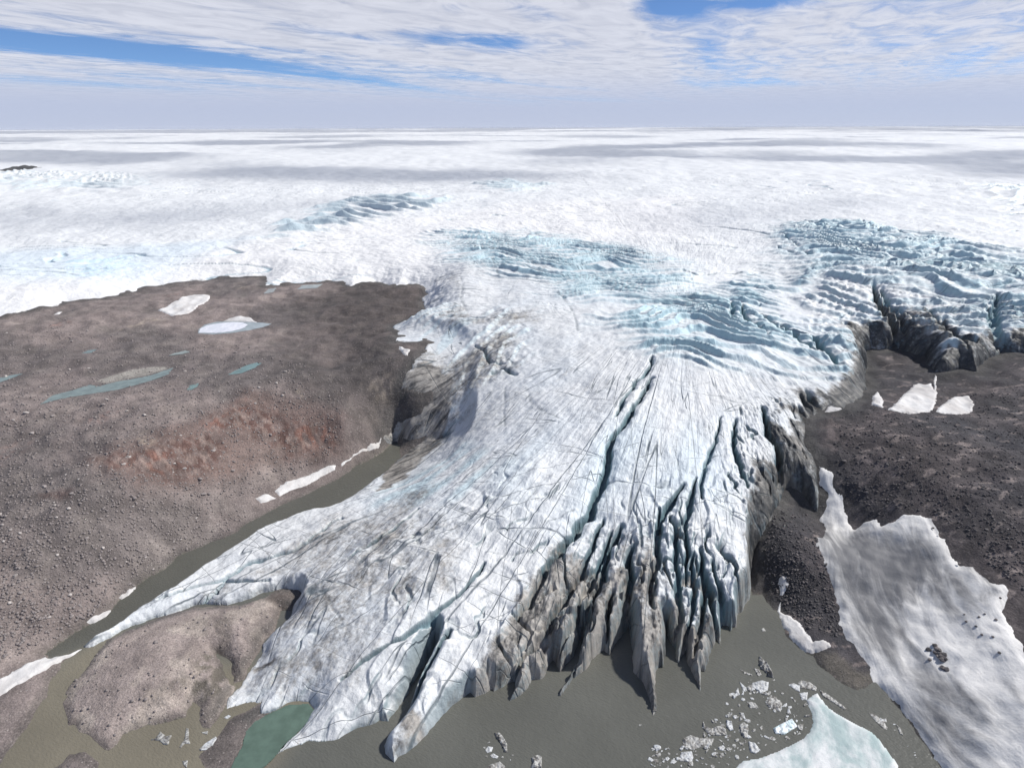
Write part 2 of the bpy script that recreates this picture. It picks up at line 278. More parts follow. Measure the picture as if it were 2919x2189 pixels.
# ------------------------------------------------------------------ mesh helpers
def tag(o, label=None, cat=None, group=None, kind=None):
    if label: o['label'] = label
    if cat: o['category'] = cat
    if group: o['group'] = group
    if kind: o['kind'] = kind
    return o
def mesh_grid(name, V, nr, nc, keep, mat, attrs={}, colors={}, smooth=True, parent=None, extra=None):
    """V (nr*nc,3); keep: mask of cells (nr-1,nc-1)"""
    idx = np.arange(nr * nc).reshape(nr, nc)
    q = np.stack([idx[:-1, :-1], idx[:-1, 1:], idx[1:, 1:], idx[1:, :-1]], -1)[keep]
    used = np.zeros(nr * nc, bool); used[q.ravel()] = True
    remap = np.cumsum(used) - 1
    q = remap[q].astype(np.int32); v = V[used].astype(F)
    me = bpy.data.meshes.new(name)
    me.vertices.add(len(v)); me.vertices.foreach_set('co', v.ravel())
    me.loops.add(q.size); me.loops.foreach_set('vertex_index', q.ravel())
    me.polygons.add(len(q)); me.polygons.foreach_set('loop_start', np.arange(0, q.size, 4, dtype=np.int32))
    me.polygons.foreach_set('use_smooth', np.full(len(q), smooth))
    for k, a in attrs.items():
        at = me.attributes.new(k, 'FLOAT', 'POINT'); at.data.foreach_set('value', a[used].astype(F))
    for k, a in colors.items():
        at = me.attributes.new(k, 'FLOAT_COLOR', 'POINT')
        c = np.ones((used.sum(), 4), F); c[:, :3] = a[used]; at.data.foreach_set('color', c.ravel())
    me.update(calc_edges=True); me.materials.append(mat)
    o = bpy.data.objects.new(name, me); COL.objects.link(o)
    if parent: o.parent = parent
    print(name, len(v), 'verts')
    return o
def polar(rs, th):
    T, RR = np.meshgrid(th, rs)
    return (RR * np.sin(T)).ravel(), (RR * np.cos(T)).ravel(), RR.ravel()
class NT:
    """small node-graph writer"""
    def __init__(s, name, rough=0.8):
        s.m = bpy.data.materials.new(name); s.m.use_nodes = True; s.t = s.m.node_tree; s.t.nodes.clear()
        s.out = s.n('ShaderNodeOutputMaterial'); s.b = s.n('ShaderNodeBsdfPrincipled'); s.l(s.b.outputs[0], s.out.inputs[0])
        s.b.inputs['Roughness'].default_value = rough
    def n(s, t, **kw):
        x = s.t.nodes.new(t)
        for k, v in kw.items(): setattr(x, k, v)
        return x
    def l(s, a, b): s.t.links.new(a, b)
    def v(s, node, i, val):
        if hasattr(val, 'is_output') or isinstance(val, bpy.types.NodeSocket): s.l(val, node.inputs[i])
        else: node.inputs[i].default_value = val
    def math(s, op, a, b=0.0, c=0.0, clamp=False):
        x = s.n('ShaderNodeMath', operation=op, use_clamp=clamp); s.v(x, 0, a); s.v(x, 1, b)
        if op in ('MULTIPLY_ADD', 'SMOOTH_MIN'): s.v(x, 2, c)
        return x.outputs[0]
    def attr(s, name, col=False):
        x = s.n('ShaderNodeAttribute', attribute_name=name); return x.outputs['Color' if col else 'Fac']
    def pos(s): return s.n('ShaderNodeNewGeometry').outputs['Position']
    def noise(s, vec, scale, detail=4, rough=.55, dist=0.0, fac=True):
        x = s.n('ShaderNodeTexNoise'); s.l(vec, x.inputs['Vector']); x.inputs['Scale'].default_value = scale
        x.inputs['Detail'].default_value = detail; x.inputs['Roughness'].default_value = rough; x.inputs['Distortion'].default_value = dist
        return x.outputs['Fac' if fac else 'Color']
    def voro(s, vec, scale, feature='F1', out='Distance', rnd=1.0):
        x = s.n('ShaderNodeTexVoronoi', feature=feature); s.l(vec, x.inputs['Vector']); x.inputs['Scale'].default_value = scale
        x.inputs['Randomness'].default_value = rnd
        return x.outputs[out]
    def ramp(s, f, a, b, c=0.0, d=1.0, smooth=True):
        x = s.n('ShaderNodeMapRange', interpolation_type='SMOOTHSTEP' if smooth else 'LINEAR'); s.v(x, 0, f)
        for i, q in enumerate((a, b, c, d)): x.inputs[i + 1].default_value = q
        return x.outputs[0]
    def mix(s, f, a, b, mode='MIX'):
        x = s.n('ShaderNodeMix', data_type='RGBA', blend_type=mode); s.v(x, 0, f)
        for i, q in ((6, a), (7, b)):
            if isinstance(q, tuple): x.inputs[i].default_value = (*q, 1)
            else: s.l(q, x.inputs[i])
        return x.outputs[2]
    def mapv(s, vec, scale=(1, 1, 1), rot=0.0):
        if rot:
            r_ = s.n('ShaderNodeMapping'); s.l(vec, r_.inputs[0]); r_.inputs['Rotation'].default_value = (0, 0, rot); vec = r_.outputs[0]
        x = s.n('ShaderNodeMapping'); s.l(vec, x.inputs[0]); x.inputs['Scale'].default_value = scale
        return x.outputs[0]
    def comb(s, a, b, c=0.0):
        x = s.n('ShaderNodeCombineXYZ'); s.v(x, 0, a); s.v(x, 1, b); s.v(x, 2, c); return x.outputs[0]
    def bump(s, h, strength, dist):
        x = s.n('ShaderNodeBump'); s.l(h, x.inputs['Height']); x.inputs['Strength'].default_value = strength; x.inputs['Distance'].default_value = dist
        s.l(x.outputs[0], s.b.inputs['Normal'])

# ------------------------------------------------------------------ materials
def mat_ice():
    s = NT('glacier_ice', .55); p = s.pos(); base = s.attr('albedo', True); dirt = s.attr('dirt'); crk = s.attr('crk')
    fl = s.comb(s.attr('ft'), s.attr('fs'))
    near = s.ramp(s.attr('rad'), 500., 1500., 1., 0.)
    # dark hairline cracks: zero lines of stretched noise
    def line(vec, scale, w_, det=3, dist=.4):
        n = s.noise(vec, scale, det, .5, dist)
        return s.ramp(s.math('ABSOLUTE', s.math('SUBTRACT', n, .5)), 0.0, w_, 1.0, 0.0)
    v1 = s.mapv(fl, (1, .022, 1)); v5 = s.mapv(fl, (.07, 1, 1), .12)
    c1 = line(v1, .06, .0058, 1, .0); c3_ = line(v1, .19, .008, 1, .0); c7_ = line(s.mapv(fl, (1, .035, 1), .16), .11, .006, 1, .0)
    c2 = line(s.mapv(p, (.07, 1, 0), .45), .030, .004, 1, .0); c4_ = line(s.mapv(p, (.06, 1, 0), -.35), .026, .004, 1, .0); c5_ = line(v5, .05, .004, 1, .0)
    wv = s.n('ShaderNodeVectorMath', operation='MULTIPLY_ADD'); s.l(s.noise(p, .03, 4, .6, 0, False), wv.inputs[0]); wv.inputs[1].default_value = (22, 22, 0); s.l(s.mapv(fl, (1, .35, 1)), wv.inputs[2])
    vis = s.ramp(s.noise(p, .017, 4), .40, .58); vis2 = s.ramp(s.noise(s.mapv(p, (1, 1, 0), 1.), .023, 5), .45, .58); vis3 = s.ramp(s.noise(s.mapv(p, (1, 1, 0), 2.), .02, 5), .46, .58)
    cr = s.math('MAXIMUM', c1, s.math('MULTIPLY', c2, vis))
    cr = s.math('MAXIMUM', cr, s.math('MULTIPLY', c3_, vis3)); cr = s.math('MAXIMUM', cr, s.math('MULTIPLY', c4_, vis2))
    cr = s.math('MAXIMUM', cr, s.math('MULTIPLY', c7_, vis)); cr = s.math('MAXIMUM', cr, s.math('MULTIPLY', c5_, vis2))
    cr = s.math('MULTIPLY', cr, s.math('MULTIPLY', crk, near), clamp=True)
    # meltwater staining and streaks of dust
    dn = s.noise(s.mapv(fl, (1, .22, 1)), .12, 7, .72); dn2 = s.noise(p, .35, 6, .7)
    dm = s.math('ADD', s.math('MULTIPLY', dn, .7), s.math('MULTIPLY', dn2, .45))
    dd = s.math('ADD', dirt, s.math('MULTIPLY_ADD', dm, 3.2, -1.95))
    dd = s.math('MULTIPLY', s.ramp(dd, .15, 1.05), s.ramp(dirt, 0.0, .15))
    dcol = s.mix(s.ramp(s.noise(s.mapv(fl, (1, .14, 1)), .30, 8, .70), .34, .62), (.048, .046, .045), (.40, .375, .34))
    dcol = s.mix(s.attr('shade_dirt'), dcol, s.mix(s.ramp(s.noise(s.mapv(fl, (1, .3, 1)), .2, 6, .65), .42, .75), (.028, .031, .034), (.20, .19, .17)))  # near-black tone: margin dirt with shadow painted in
    foc = s.ramp(s.attr('fs'), 110., 380., 0., 1.)
    film = s.math('MULTIPLY', s.ramp(s.noise(s.mapv(fl, (1, .3, 1)), .035, 8, .7), .40, .72, 0., .22), foc)
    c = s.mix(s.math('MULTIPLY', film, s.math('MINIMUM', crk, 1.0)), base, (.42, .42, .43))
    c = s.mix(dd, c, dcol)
    c = s.mix(s.math('MULTIPLY', cr, s.ramp(s.noise(p, .06, 3), .35, .65, .35, .85)), c, (.08, .11, .13))
    s.l(c, s.b.inputs['Base Color'])
    h = s.math('ADD', s.math('MULTIPLY', s.noise(s.mapv(fl, (1, .12, 1)), .30, 8, .60), s.math('MULTIPLY', foc, 1.9)), s.math('MULTIPLY', s.noise(p, .12, 9, .60), .85))
    vf = s.n('ShaderNodeTexVoronoi', feature='F1'); s.l(wv.outputs[0], vf.inputs['Vector']); vf.inputs['Scale'].default_value = .11
    h = s.math('ADD', h, s.math('MULTIPLY', vf.outputs['Distance'], .35))
    h = s.math('SUBTRACT', h, s.math('MULTIPLY', cr, .5))
    h = s.math('MULTIPLY', h, s.ramp(s.attr('rad'), 800., 4000., 1., .25))
    s.bump(h, .75, 2.0)
    return s.m
def mat_ground():
    s = NT('rock_and_till', .92); p = s.pos(); base = s.attr('albedo', True); dk = s.attr('dark')
    n1 = s.noise(p, .06, 6, .6); n2 = s.noise(p, .9, 6, .7); vn = s.voro(p, .55); vc = s.voro(p, .55, out='Color')
    k = s.math('MULTIPLY', s.ramp(n1, .3, .7, .72, 1.25), s.ramp(n2, .25, .75, .62, 1.4))
    gy = s.comb(k, k, k)
    c = s.mix(1.0, base, gy, 'MULTIPLY')
    sep = s.n('ShaderNodeSeparateColor'); s.l(vc, sep.inputs[0])
    peb = s.math('MULTIPLY', s.ramp(vn, .12, .34, 1., 0.), s.ramp(sep.outputs[0], .62, .9))
    c = s.mix(s.math('MULTIPLY', peb, .5), c, s.mix(dk, (.46, .41, .38), (.15, .14, .14)))
    v2 = s.voro(p, .22); sp = s.n('ShaderNodeSeparateColor'); s.l(s.voro(p, .22, out='Color'), sp.inputs[0])
    peb2 = s.math('MULTIPLY', s.ramp(v2, .08, .18, 1., 0.), s.ramp(sep.outputs[1], .7, .9))
    c = s.mix(s.math('MULTIPLY', peb2, .5), c, s.mix(dk, (.50, .45, .42), (.18, .17, .17)))
    s.l(c, s.b.inputs['Base Color'])
    h = s.math('ADD', s.math('MULTIPLY', n2, .8), s.math('MULTIPLY', s.noise(p, .22, 8, .65), 2.2)); h = s.math('ADD', h, s.math('MULTIPLY', peb, .25))
    s.bump(h, .7, 1.1)
    return s.m
def mat_snow(name, dirtcol=(.30, .29, .30), amount=.5, base=(.70, .69, .675), scale=.05, stretch=(1, .35, 1), rot=0.0):
    s = NT(name, .7); p = s.pos(); v = s.mapv(p, (stretch[0], stretch[1], 1), rot)
    n = s.noise(v, scale, 7, .6, .6); n2 = s.noise(p, .5, 5, .6)
    f = s.math('MULTIPLY', s.ramp(n, .36, .62), amount); f2 = s.math('MULTIPLY', s.ramp(n2, .5, .8), amount * .4)
    c = s.mix(f, base, dirtcol); c = s.mix(f2, c, dirtcol); s.l(c, s.b.inputs['Base Color'])
    s.bump(s.math('ADD', n2, s.math('MULTIPLY', s.noise(v, .15, 5), 2.0)), .5, .6)
    return s.m
def mat_slope(c0, c):
    s = NT('dirty_snow_slope', .75); p = s.pos()
    d = s.n('ShaderNodeVectorMath', operation='SUBTRACT'); s.l(p, d.inputs[0]); d.inputs[1].default_value = (c0[0], c0[1], 0)
    xy = s.n('ShaderNodeSeparateXYZ'); s.l(d.outputs[0], xy.inputs[0])
    rr = s.math('SQRT', s.math('ADD', s.math('MULTIPLY', xy.outputs[0], xy.outputs[0]), s.math('MULTIPLY', s.math('MULTIPLY', xy.outputs[1], xy.outputs[1]), .30)))
    an = s.math('ARCTAN2', xy.outputs[1], s.math('MULTIPLY', xy.outputs[0], -1.)); v = s.comb(rr, s.math('MULTIPLY', an, 26.))
    n = s.noise(v, .09, 7, .64, .8); n0 = s.noise(p, .012, 3, .5); n2 = s.noise(p, .5, 6, .65); n3 = s.noise(v, .22, 5, .6, .3)
    f = s.math('ADD', s.math('MULTIPLY_ADD', n, 1.3, -.65), s.math('MULTIPLY_ADD', n0, 1.2, -.6)); f = s.math('ADD', f, s.math('MULTIPLY_ADD', n3, .3, -.15))
    for cx_, cy_, rx_, ry_, kk_ in c:
        q = s.n('ShaderNodeVectorMath', operation='SUBTRACT'); s.l(p, q.inputs[0]); q.inputs[1].default_value = (cx_, cy_, 0)
        sx_ = s.n('ShaderNodeSeparateXYZ'); s.l(q.outputs[0], sx_.inputs[0])
        e = s.math('ADD', s.math('POWER', s.math('ABSOLUTE', s.math('DIVIDE', sx_.outputs[0], rx_)), 2.), s.math('POWER', s.math('ABSOLUTE', s.math('DIVIDE', sx_.outputs[1], ry_)), 2.))
        f = s.math('ADD', f, s.math('MULTIPLY', s.math('EXPONENT', s.math('MULTIPLY', e, -1.)), kk_))
    f = s.ramp(f, .0, .62, 0.0, .92)
    c_ = s.mix(f, (.74, .73, .71), (.12, .122, .13)); c_ = s.mix(s.ramp(n2, .55, .8, 0., .4), c_, (.2, .19, .19)); s.l(c_, s.b.inputs['Base Color'])
    s.bump(s.math('ADD', n2, s.math('MULTIPLY', n, 2.0)), .5, .7)
    return s.m
def mat_water():
    s = NT('silty_water', .32); p = s.pos(); c = s.attr('albedo', True)
    n = s.noise(p, .02, 5, .6, .5); k = s.ramp(n, .3, .7, .93, 1.07)
    s.l(s.mix(1.0, c, s.comb(k, k, k), 'MULTIPLY'), s.b.inputs['Base Color'])
    s.b.inputs['IOR'].default_value = 1.33
    h = s.math('ADD', s.noise(s.mapv(p, (.5, 1, 1), .6), .9, 3, .6), s.noise(p, .25, 3, .5)); s.bump(h, .6, .5)
    return s.m
def mat_pond(name, colr, rough=.15):
    s = NT(name, rough); p = s.pos(); n = s.ramp(s.noise(p, .12, 5, .6), .3, .7, .85, 1.15)
    s.l(s.mix(1.0, colr, s.comb(n, n, n), 'MULTIPLY'), s.b.inputs['Base Color']); s.b.inputs['IOR'].default_value = 1.33
    s.bump(s.noise(p, 1.2, 3), .1, .2)
    return s.m
def mat_rock(name, a, b):
    s = NT(name, .9); p = s.pos(); oi = s.n('ShaderNodeObjectInfo').outputs['Random']
    f = s.math('ADD', s.math('MULTIPLY', s.noise(p, .9, 5), .6), s.math('MULTIPLY', s.noise(s.mapv(p, (1, 1, 1)), .13, 1), .7))
    f = s.math('ADD', f, s.math('MULTIPLY_ADD', oi, .5, -.4))
    s.l(s.mix(s.ramp(f, .3, .9), a, b), s.b.inputs['Base Color']); s.bump(s.noise(p, 2.5, 5), .6, .3)
    return s.m
def mat_berg(name, base, dirt, amount):
    s = NT(name, .45); p = s.pos()
    f = s.math('MULTIPLY', s.ramp(s.noise(p, .35, 6, .7, .5), .42, .62), amount)
    f = s.math('MAXIMUM', f, s.math('MULTIPLY', s.ramp(s.noise(s.mapv(p, (1, .3, 1), .7), .9, 6, .7), .48, .66), amount))
    s.l(s.mix(f, base, dirt), s.b.inputs['Base Color']); s.bump(s.noise(p, .9, 6, .65), .6, .6)
    return s.m
M_ICE, M_GROUND, M_WATER = mat_ice(), mat_ground(), mat_water()
M_SNOW = mat_snow('old_snow', (.36, .33, .31), .55)
M_SNOWD = mat_slope(on_plane([(2420, 1400)], 12)[0], [(*on_plane([(1880, 1230)], 20)[0], 32, 50, .52), (*on_plane([(1900, 1380)], 8)[0], 20, 40, .42), (*on_plane([(2040, 1540)], 10)[0], 22, 26, .46), (*on_plane([(2080, 1240)], 30)[0], 40, 30, .22)])
M_ROCKL, M_ROCKD = mat_rock('pale_stone', (.24, .21, .20), (.58, .53, .49)), mat_rock('dark_stone', (.075, .07, .072), (.25, .22, .21))

# ------------------------------------------------------------------ ground
th = np.linspace(R(-57), R(57), 1500)
rs = 150 * 1.0037 ** np.arange(700)
rs = rs[rs < 1900]
X, Y, RR = polar(rs, th)
print('ground grid', X.size)
def warp(X, Y, amp, lam, s0=1):
    return X + fbm(X, Y, lam, 3, s0) * amp, Y + fbm(X, Y, lam, 3, s0 + 50) * amp
WX, WY = warp(X, Y, 3.2, 22, 3)
ice_sd_g = sdf(WX, WY, Icp, 80.0)
GZ = ground_z(X, Y)
cellg = RR * .0037
# rough outcrops on the scarp
def gzone(px, f): return zone(WX, WY, px, f, zf=gz_coarse)
red = np.maximum.reduce([gzone(c3('1330,1080 1480,1000 1600,930 1680,960 1760,1000 1900,1080 2100,1080 2150,1180 2080,1250 1900,1290 1750,1230 1600,1150 1500,1130 1400,1150'), 9),
    gzone(c3('600,1310 900,1270 1150,1180 1350,1150 1480,1250 1450,1380 1300,1440 1050,1440 880,1380 750,1400 680,1350'), 9)])
orange = np.maximum.reduce([gzone(c3('1320,1100 1400,1030 1480,1040 1440,1110'), 6), gzone(c3('1900,1100 2100,1120 2150,1200 2000,1230 1920,1190'), 7), gzone(c3('980,1250 1060,1260 1060,1420 980,1420'), 6),
    gzone(c3('560,1060 640,1030 790,970 760,1010 640,1090'), 6) * .6, gzone(c3('0,1240 200,1180 150,1260 0,1330'), 10) * .35, gzone(c3('1060,260 1170,230 1180,250 1080,280'), 8) * .7, gzone(c3('300,450 380,425 450,430 420,455'), 8) * .8])
tan = np.maximum.reduce([gzone(c3('880,1190 930,1130 1010,1200 960,1250'), 6), gzone(c3('790,470 850,440 980,400 1030,420 880,465'), 10), gzone(c3('1530,215 1570,195 1620,200 1580,215'), 8), gzone(c3('1925,880 1950,870 1970,930 1950,930'), 3),
    gzone(c4('150,1130 240,1090 330,1050 350,1180 240,1260 180,1180'), 6) * .45])
scree = np.maximum.reduce([gzone(c6('800,100 1200,0 1500,-120 1560,0 1450,120 1150,260 1000,330 900,250'), 14), gzone(c3('1450,1350 1750,1180 2000,1240 1900,1330 1700,1420 1500,1480'), 14)])
dkred = gzone(c3('260,1550 330,1530 480,1510 470,1560 380,1590 280,1590'), 4) + gzone(c3('1750,1020 1850,1060 1950,1100 1900,1140 1800,1080'), 5)
n_w = fbm(X, Y, 16, 2, 95) * 7
rough = np.clip(red + dkred * .6, 0, 1)
GZ = GZ + rough * (ridged((X + n_w) / 11, (Y - n_w) / 8, 91) + .7 * ridged((X - n_w) / 5, (Y + X * .4) / 4, 92) + .4 * pn(X / 2.2, Y / 2.2, 93)) * 1.2 * sstep(1, 3, 5 / cellg)
# right-hand hill mask, wet ground under the ice
right = sstep(-30, 30, X - (Y * .42))
sdl = land_sd(X, Y)
underw = -GZ
GZ = np.where(ice_sd_g > 2, np.minimum(GZ, IB(X, Y) - 12 * sstep(2, 30, ice_sd_g)), GZ)
col = np.empty((X.size, 3))
n1 = fbm(X, Y, 120, 4, 201)[:, None]; n2 = fbm(X, Y, 30, 4, 215, .6)[:, None]; n3 = fbm(X, Y, 7, 3, 230, .6, cellg)[:, None]
L1 = np.array([.215, .178, .165]); L2 = np.array([.135, .116, .110]); L3 = np.array([.28, .235, .212])
col[:] = L1 + (L2 - L1) * np.clip(.45 + n1 * 2.0, 0, 1) + (L3 - L1) * np.clip(n2 * 1.2, 0, 1) * .7
low = sstep(900, 1400, 0 * X)  # placeholder zero field
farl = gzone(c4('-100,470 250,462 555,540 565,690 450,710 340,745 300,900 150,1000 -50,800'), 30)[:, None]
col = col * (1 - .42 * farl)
col = col * (1 - .38 * gzone(P('620,640 930,620 930,800 900,940 840,960 720,1000 640,1060 660,900 600,800'), 28)[:, None])  # shading of the steep right edge painted into the rock colour
D1 = np.array([.036, .035, .041]); D2 = np.array([.060, .050, .051]); D3 = np.array([.085, .077, .082])
dcol = D1 + (D2 - D1) * np.clip(.5 + n1, 0, 1) + (D3 - D1) * np.clip(n2, 0, 1)
col = col * (1 - right[:, None]) + dcol * right[:, None]
def lay(m, c, k=1.0):
    global col
    m = np.clip(m, 0, 1)[:, None] * k
    col = col * (1 - m) + np.array(c) * m
lay(scree * np.clip(.6 + n2[:, 0], 0, 1), (.27, .235, .215), .7)
lay(sstep(.05, .6, np.maximum(red, gzone(c3('560,1330 900,1180 1300,1060 1600,880 2212,1040 2212,1280 1800,1320 1400,1460 900,1480'), 22) * .8)), (.155, .100, .084), .6)
lay(red * sstep(-.25, .15, n3[:, 0]), (.115, .062, .050), .85)
lay(red * sstep(.2, .4, fbm(X + Y * .6, Y, 8, 4, 244, .65)), (.27, .20, .17), .6)
lay(dkred, (.10, .065, .058), .7)
lay(orange * sstep(-.1, .3, n3[:, 0]), (.25, .125, .092), .7)
lay(tan * np.clip(.5 + n3[:, 0] * 2, 0, 1), (.42, .35, .28), .8)
lay(sstep(-1, 4, sdf(X, Y, pond_data[1][1], 20)), (.33, .31, .275), .85)
# island in the river: paler, pinkish
isl = sstep(-2, 4, sdf(X, Y, Ip, 40))
lay(isl, (.33, .275, .25), .9)
lay(isl * np.clip(n2[:, 0] * 2, 0, 1), (.43, .37, .32), .8)
lay(gzone(c6('1270,930 1400,900 1450,1000 1500,1120 1380,1200 1300,1220 1180,1180 1100,1130 1250,1050'), 4) * np.clip(.7 + n3[:, 0] * 2, 0, 1), (.11, .098, .075), .8)
lay(gzone(c6('940,1150 1050,1170 1130,1190 1060,1200 960,1190'), 2) + gzone(c6('1340,1240 1460,1130 1540,1115 1450,1280 1380,1360 1330,1320'), 2) + gzone(c6('1180,1150 1240,1020 1290,1010 1280,1100 1240,1210'), 2), (.40, .34, .29), .75)
lay(gzone(c6('1400,690 1520,690 1500,830 1480,900 1400,900 1430,800'), 2), (.17, .145, .125), .7)
lay(sstep(6, -2, np.abs(sdl - 1.5)) * sstep(0, 1, sdl + 3), (.085, .08, .068), .5)
lay(sstep(-1, 3, sdf(X, Y, Mp, 20)), (.125, .108, .10), .9)
lay(sstep(-1, 4, sdf(X, Y, Dp, 20)), (.13, .105, .09), .85)
lay(gzone(c8('720,1040 830,1010 890,1060 960,1130 1040,1150 1050,1190 960,1230 890,1210 790,1130'), 4), (.135, .12, .10), .8)
# pinkish rock by the right margin
lay(gzone(c5('880,1330 1030,1320 1040,1480 1010,1580 900,1560'), 5) * np.clip(.5 + n3[:, 0] * 2, 0, 1), (.26, .21, .195), .6)
lay(right * sstep(.42, .62, fbm(X, Y * 2.2, 16, 3, 260)), (.30, .25, .23), .55)
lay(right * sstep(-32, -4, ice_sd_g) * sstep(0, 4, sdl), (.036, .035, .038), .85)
# darker dust close to the ice
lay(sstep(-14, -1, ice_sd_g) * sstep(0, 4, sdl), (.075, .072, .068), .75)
shal = sstep(-6, 0, sdl) * (sdl < 0)
lay((sdl < 0) * 1.0, (.12, .115, .09), 1.0)
keep = (ice_sd_g < 30).reshape(len(rs), -1)
keep = keep[:-1, :-1] & keep[1:, 1:]
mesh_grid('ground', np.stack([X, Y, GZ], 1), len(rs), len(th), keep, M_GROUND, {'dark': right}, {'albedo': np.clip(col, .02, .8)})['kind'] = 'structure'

# ------------------------------------------------------------------ water: lagoon and river in one level sheet
thw = np.linspace(R(-57), R(57), 560); rw = 150 * 1.008 ** np.arange(210)
X, Y, RR = polar(rw, thw)
s = sdf(X, Y, Wp, 40)
wc = np.empty((X.size, 3)); wc[:] = (.118, .119, .104)
olive = on_plane(P('690,1500 560,1700 500,1720 -100,1720 -100,1600 60,1480 190,1385 260,1370 420,1420 560,1440'))
riv = on_plane(P('176,1400 60,1440 150,1330 560,1070 880,920 900,1000 700,1150 400,1280'))
m = sstep(-12, 12, sdf(X, Y, olive, 30))[:, None]; wc = wc * (1 - m) + np.array([.190, .172, .130]) * m
m = sstep(-6, 6, sdf(X, Y, riv, 20))[:, None]; wc = wc * (1 - m) + np.array([.105, .104, .088]) * m
tq = np.clip(fbm(X, Y, 60, 3, 300), -1, 1)[:, None]; wc = wc * (1 + .06 * tq)
keep = (s > -25).reshape(len(rw), -1); keep = keep[:-1, :-1]
mesh_grid('water', np.stack([X, Y, 0 * X], 1), len(rw), len(thw), keep, M_WATER, {}, {'albedo': wc})['kind'] = 'structure'

# ------------------------------------------------------------------ glacier
th = np.linspace(R(-50), R(50), 1780)
rn = 150 * 1.0019 ** np.arange(1600); rn = rn[rn < 2400]; rn = np.r_[rn, rn[-1] * 1.005 ** np.arange(1, 200)]; rn = rn[rn < 5000]
rf = np.r_[5000 * 1.012 ** np.arange(1, 190), 5000 * 1.012 ** 189 * 1.08 ** np.arange(1, 19)]
rs = np.r_[rn, rf]
X, Y, RR = polar(rs, th)
print('ice grid', X.size)
cell = np.where(RR < 2400, RR * .0019, np.where(RR < 5000, RR * .005, RR * .012))
amp = 1.1 + 2.1 * sstep(450, 1000, RR)
WX = X + fbm(X, Y, 20, 4, 3, .6, cell) * amp; WY = Y + fbm(X, Y, 20, 4, 53, .6, cell) * amp
isd = sdf(WX, WY, Icp, 90.0)
sel = np.nonzero(isd > -14)[0]           # work only where there is ice
nr, nc = len(rs), len(th)
FX, FY, FR, fcell, fsd = X[sel], Y[sel], RR[sel], cell[sel], isd[sel]
base = IB(FX, FY)
g = np.full(FX.size, -6.0); k = np.nonzero((fsd < 60) & (FR < 2200))[0]; g[k] = ground_z(FX[k], FY[k], False)
# flow coordinates: the tongue fans out from a focus near the foot of the icefall
dx, dy = FX - FOC[0], FY - FOC[1]
rho = np.hypot(dx, dy) + 40; phi = np.arctan2(dx, -dy)
ft = phi * 190.0; fs = rho
ZX = FX + fbm(FX, FY, 70, 3, 411) * 34; ZY = FY + fbm(FX, FY, 70, 3, 412) * 34
Z = {kk: zone(FX if 'front' in kk else ZX, FY if 'front' in kk else ZY, px, {'fall_right': 45, 'fall_mid': 50, 'fall_low': 36, 'fall_edge': 20, 'bumps': 40, 'side': 12, 'far_left': 90, 'far_right': 60, 'far_c': 50, 'blue_pit': 30, 'tongue_low': 40, 'front': 10, 'frontr': 8}[kk], 260 if 'far' in kk or kk == 'bumps' else 80) for kk, px in ZW.items()}
lod = lambda lam: sstep(1.1, 2.6, lam / fcell)
und = fbm(FX, FY, 160, 3, 400) * 5 * sstep(20, 120, base) + fbm(FX, FY * 1.5, 1300, 5, 420) * 14 * sstep(1300, 4000, FR)
h = und + fbm(FX, FY, 42, 3, 430, .5, fcell) * 1.6
# flow streaks, growing sharper towards the front
st = (ridged(ft / 26, fs / 170, 440) * 1.4 + ridged(ft / 12, fs / 90, 441) * 1.0 + ridged(ft / 6, fs / 60, 442) * .5)
ff0 = sstep(90, 300, rho)
h += ff0 * st * (.30 + .9 * Z['tongue_low'] + 1.1 * Z['front']) * sstep(1100, 800, FR)
fr_ = (ft / 9 + fbm(FX, FY, 40, 2, 446) * 1.2); rw_ = np.floor(fr_); ff_ = fr_ - rw_
slab = np.where(ff_ < .2, ff_ / .2, (1 - ff_) / .8) * np.clip(.5 + pn(fs / 45 + rw_ * 3.3, rw_ * 1.3 + .5, 447), 0, 1.3)
h += ff0 * slab * 1.8 * Z['tongue_low'] * sstep(1.0, 2.2, 9 / fcell)

# broken ice: leaning ridges across the flow
def waves(X_, Y_, lam, ang, seed, lw=3.0):
    """rows of leaning ice steps: steep faces down-glacier, long backs behind; returns height and face mask"""
    c, s_ = math.cos(ang), math.sin(ang)
    u = X_ * c + Y_ * s_; v = -X_ * s_ + Y_ * c
    ph = v / lam + fbm(u, v, lam * 9, 2, seed) * 2.6 + .07 * pn(u / (lam * .8), v / (lam * .8), seed + 9)
    row = np.floor(ph); f = ph - row
    a = .74 + .55 * pn(u / (lam * lw) + row * 7.31, row * 3.17 + .5, seed + 5) + .22 * pn(u / (lam * .5) + row * 5.1, row * 1.7 + .5, seed + 6)
    a = np.clip(a, .05, 1.4)
    p = np.where(f < .22, f / .22, ((1 - f) / .78) ** 1.7)
    face = sstep(.30, .20, f) * np.clip(a * 1.3, 0, 1)
    return p * a, face
a1, b1 = waves(FX, FY, 18, R(-27), 500, 6.0); a2, b2 = waves(FX, FY, 16, R(-10), 520, 6.0); a6, b6 = waves(FX, FY, 26, R(-48), 575, 4.0); a7, b7 = waves(FX, FY, 46, R(-30), 577, 3.0); a3, b3 = waves(FX, FY, 18, R(32), 540, 2.5); a4, b4 = waves(FX, FY, 44, R(10), 560, .9)
a5, b5 = waves(FX, FY, 13, R(-35), 570, 2.2)
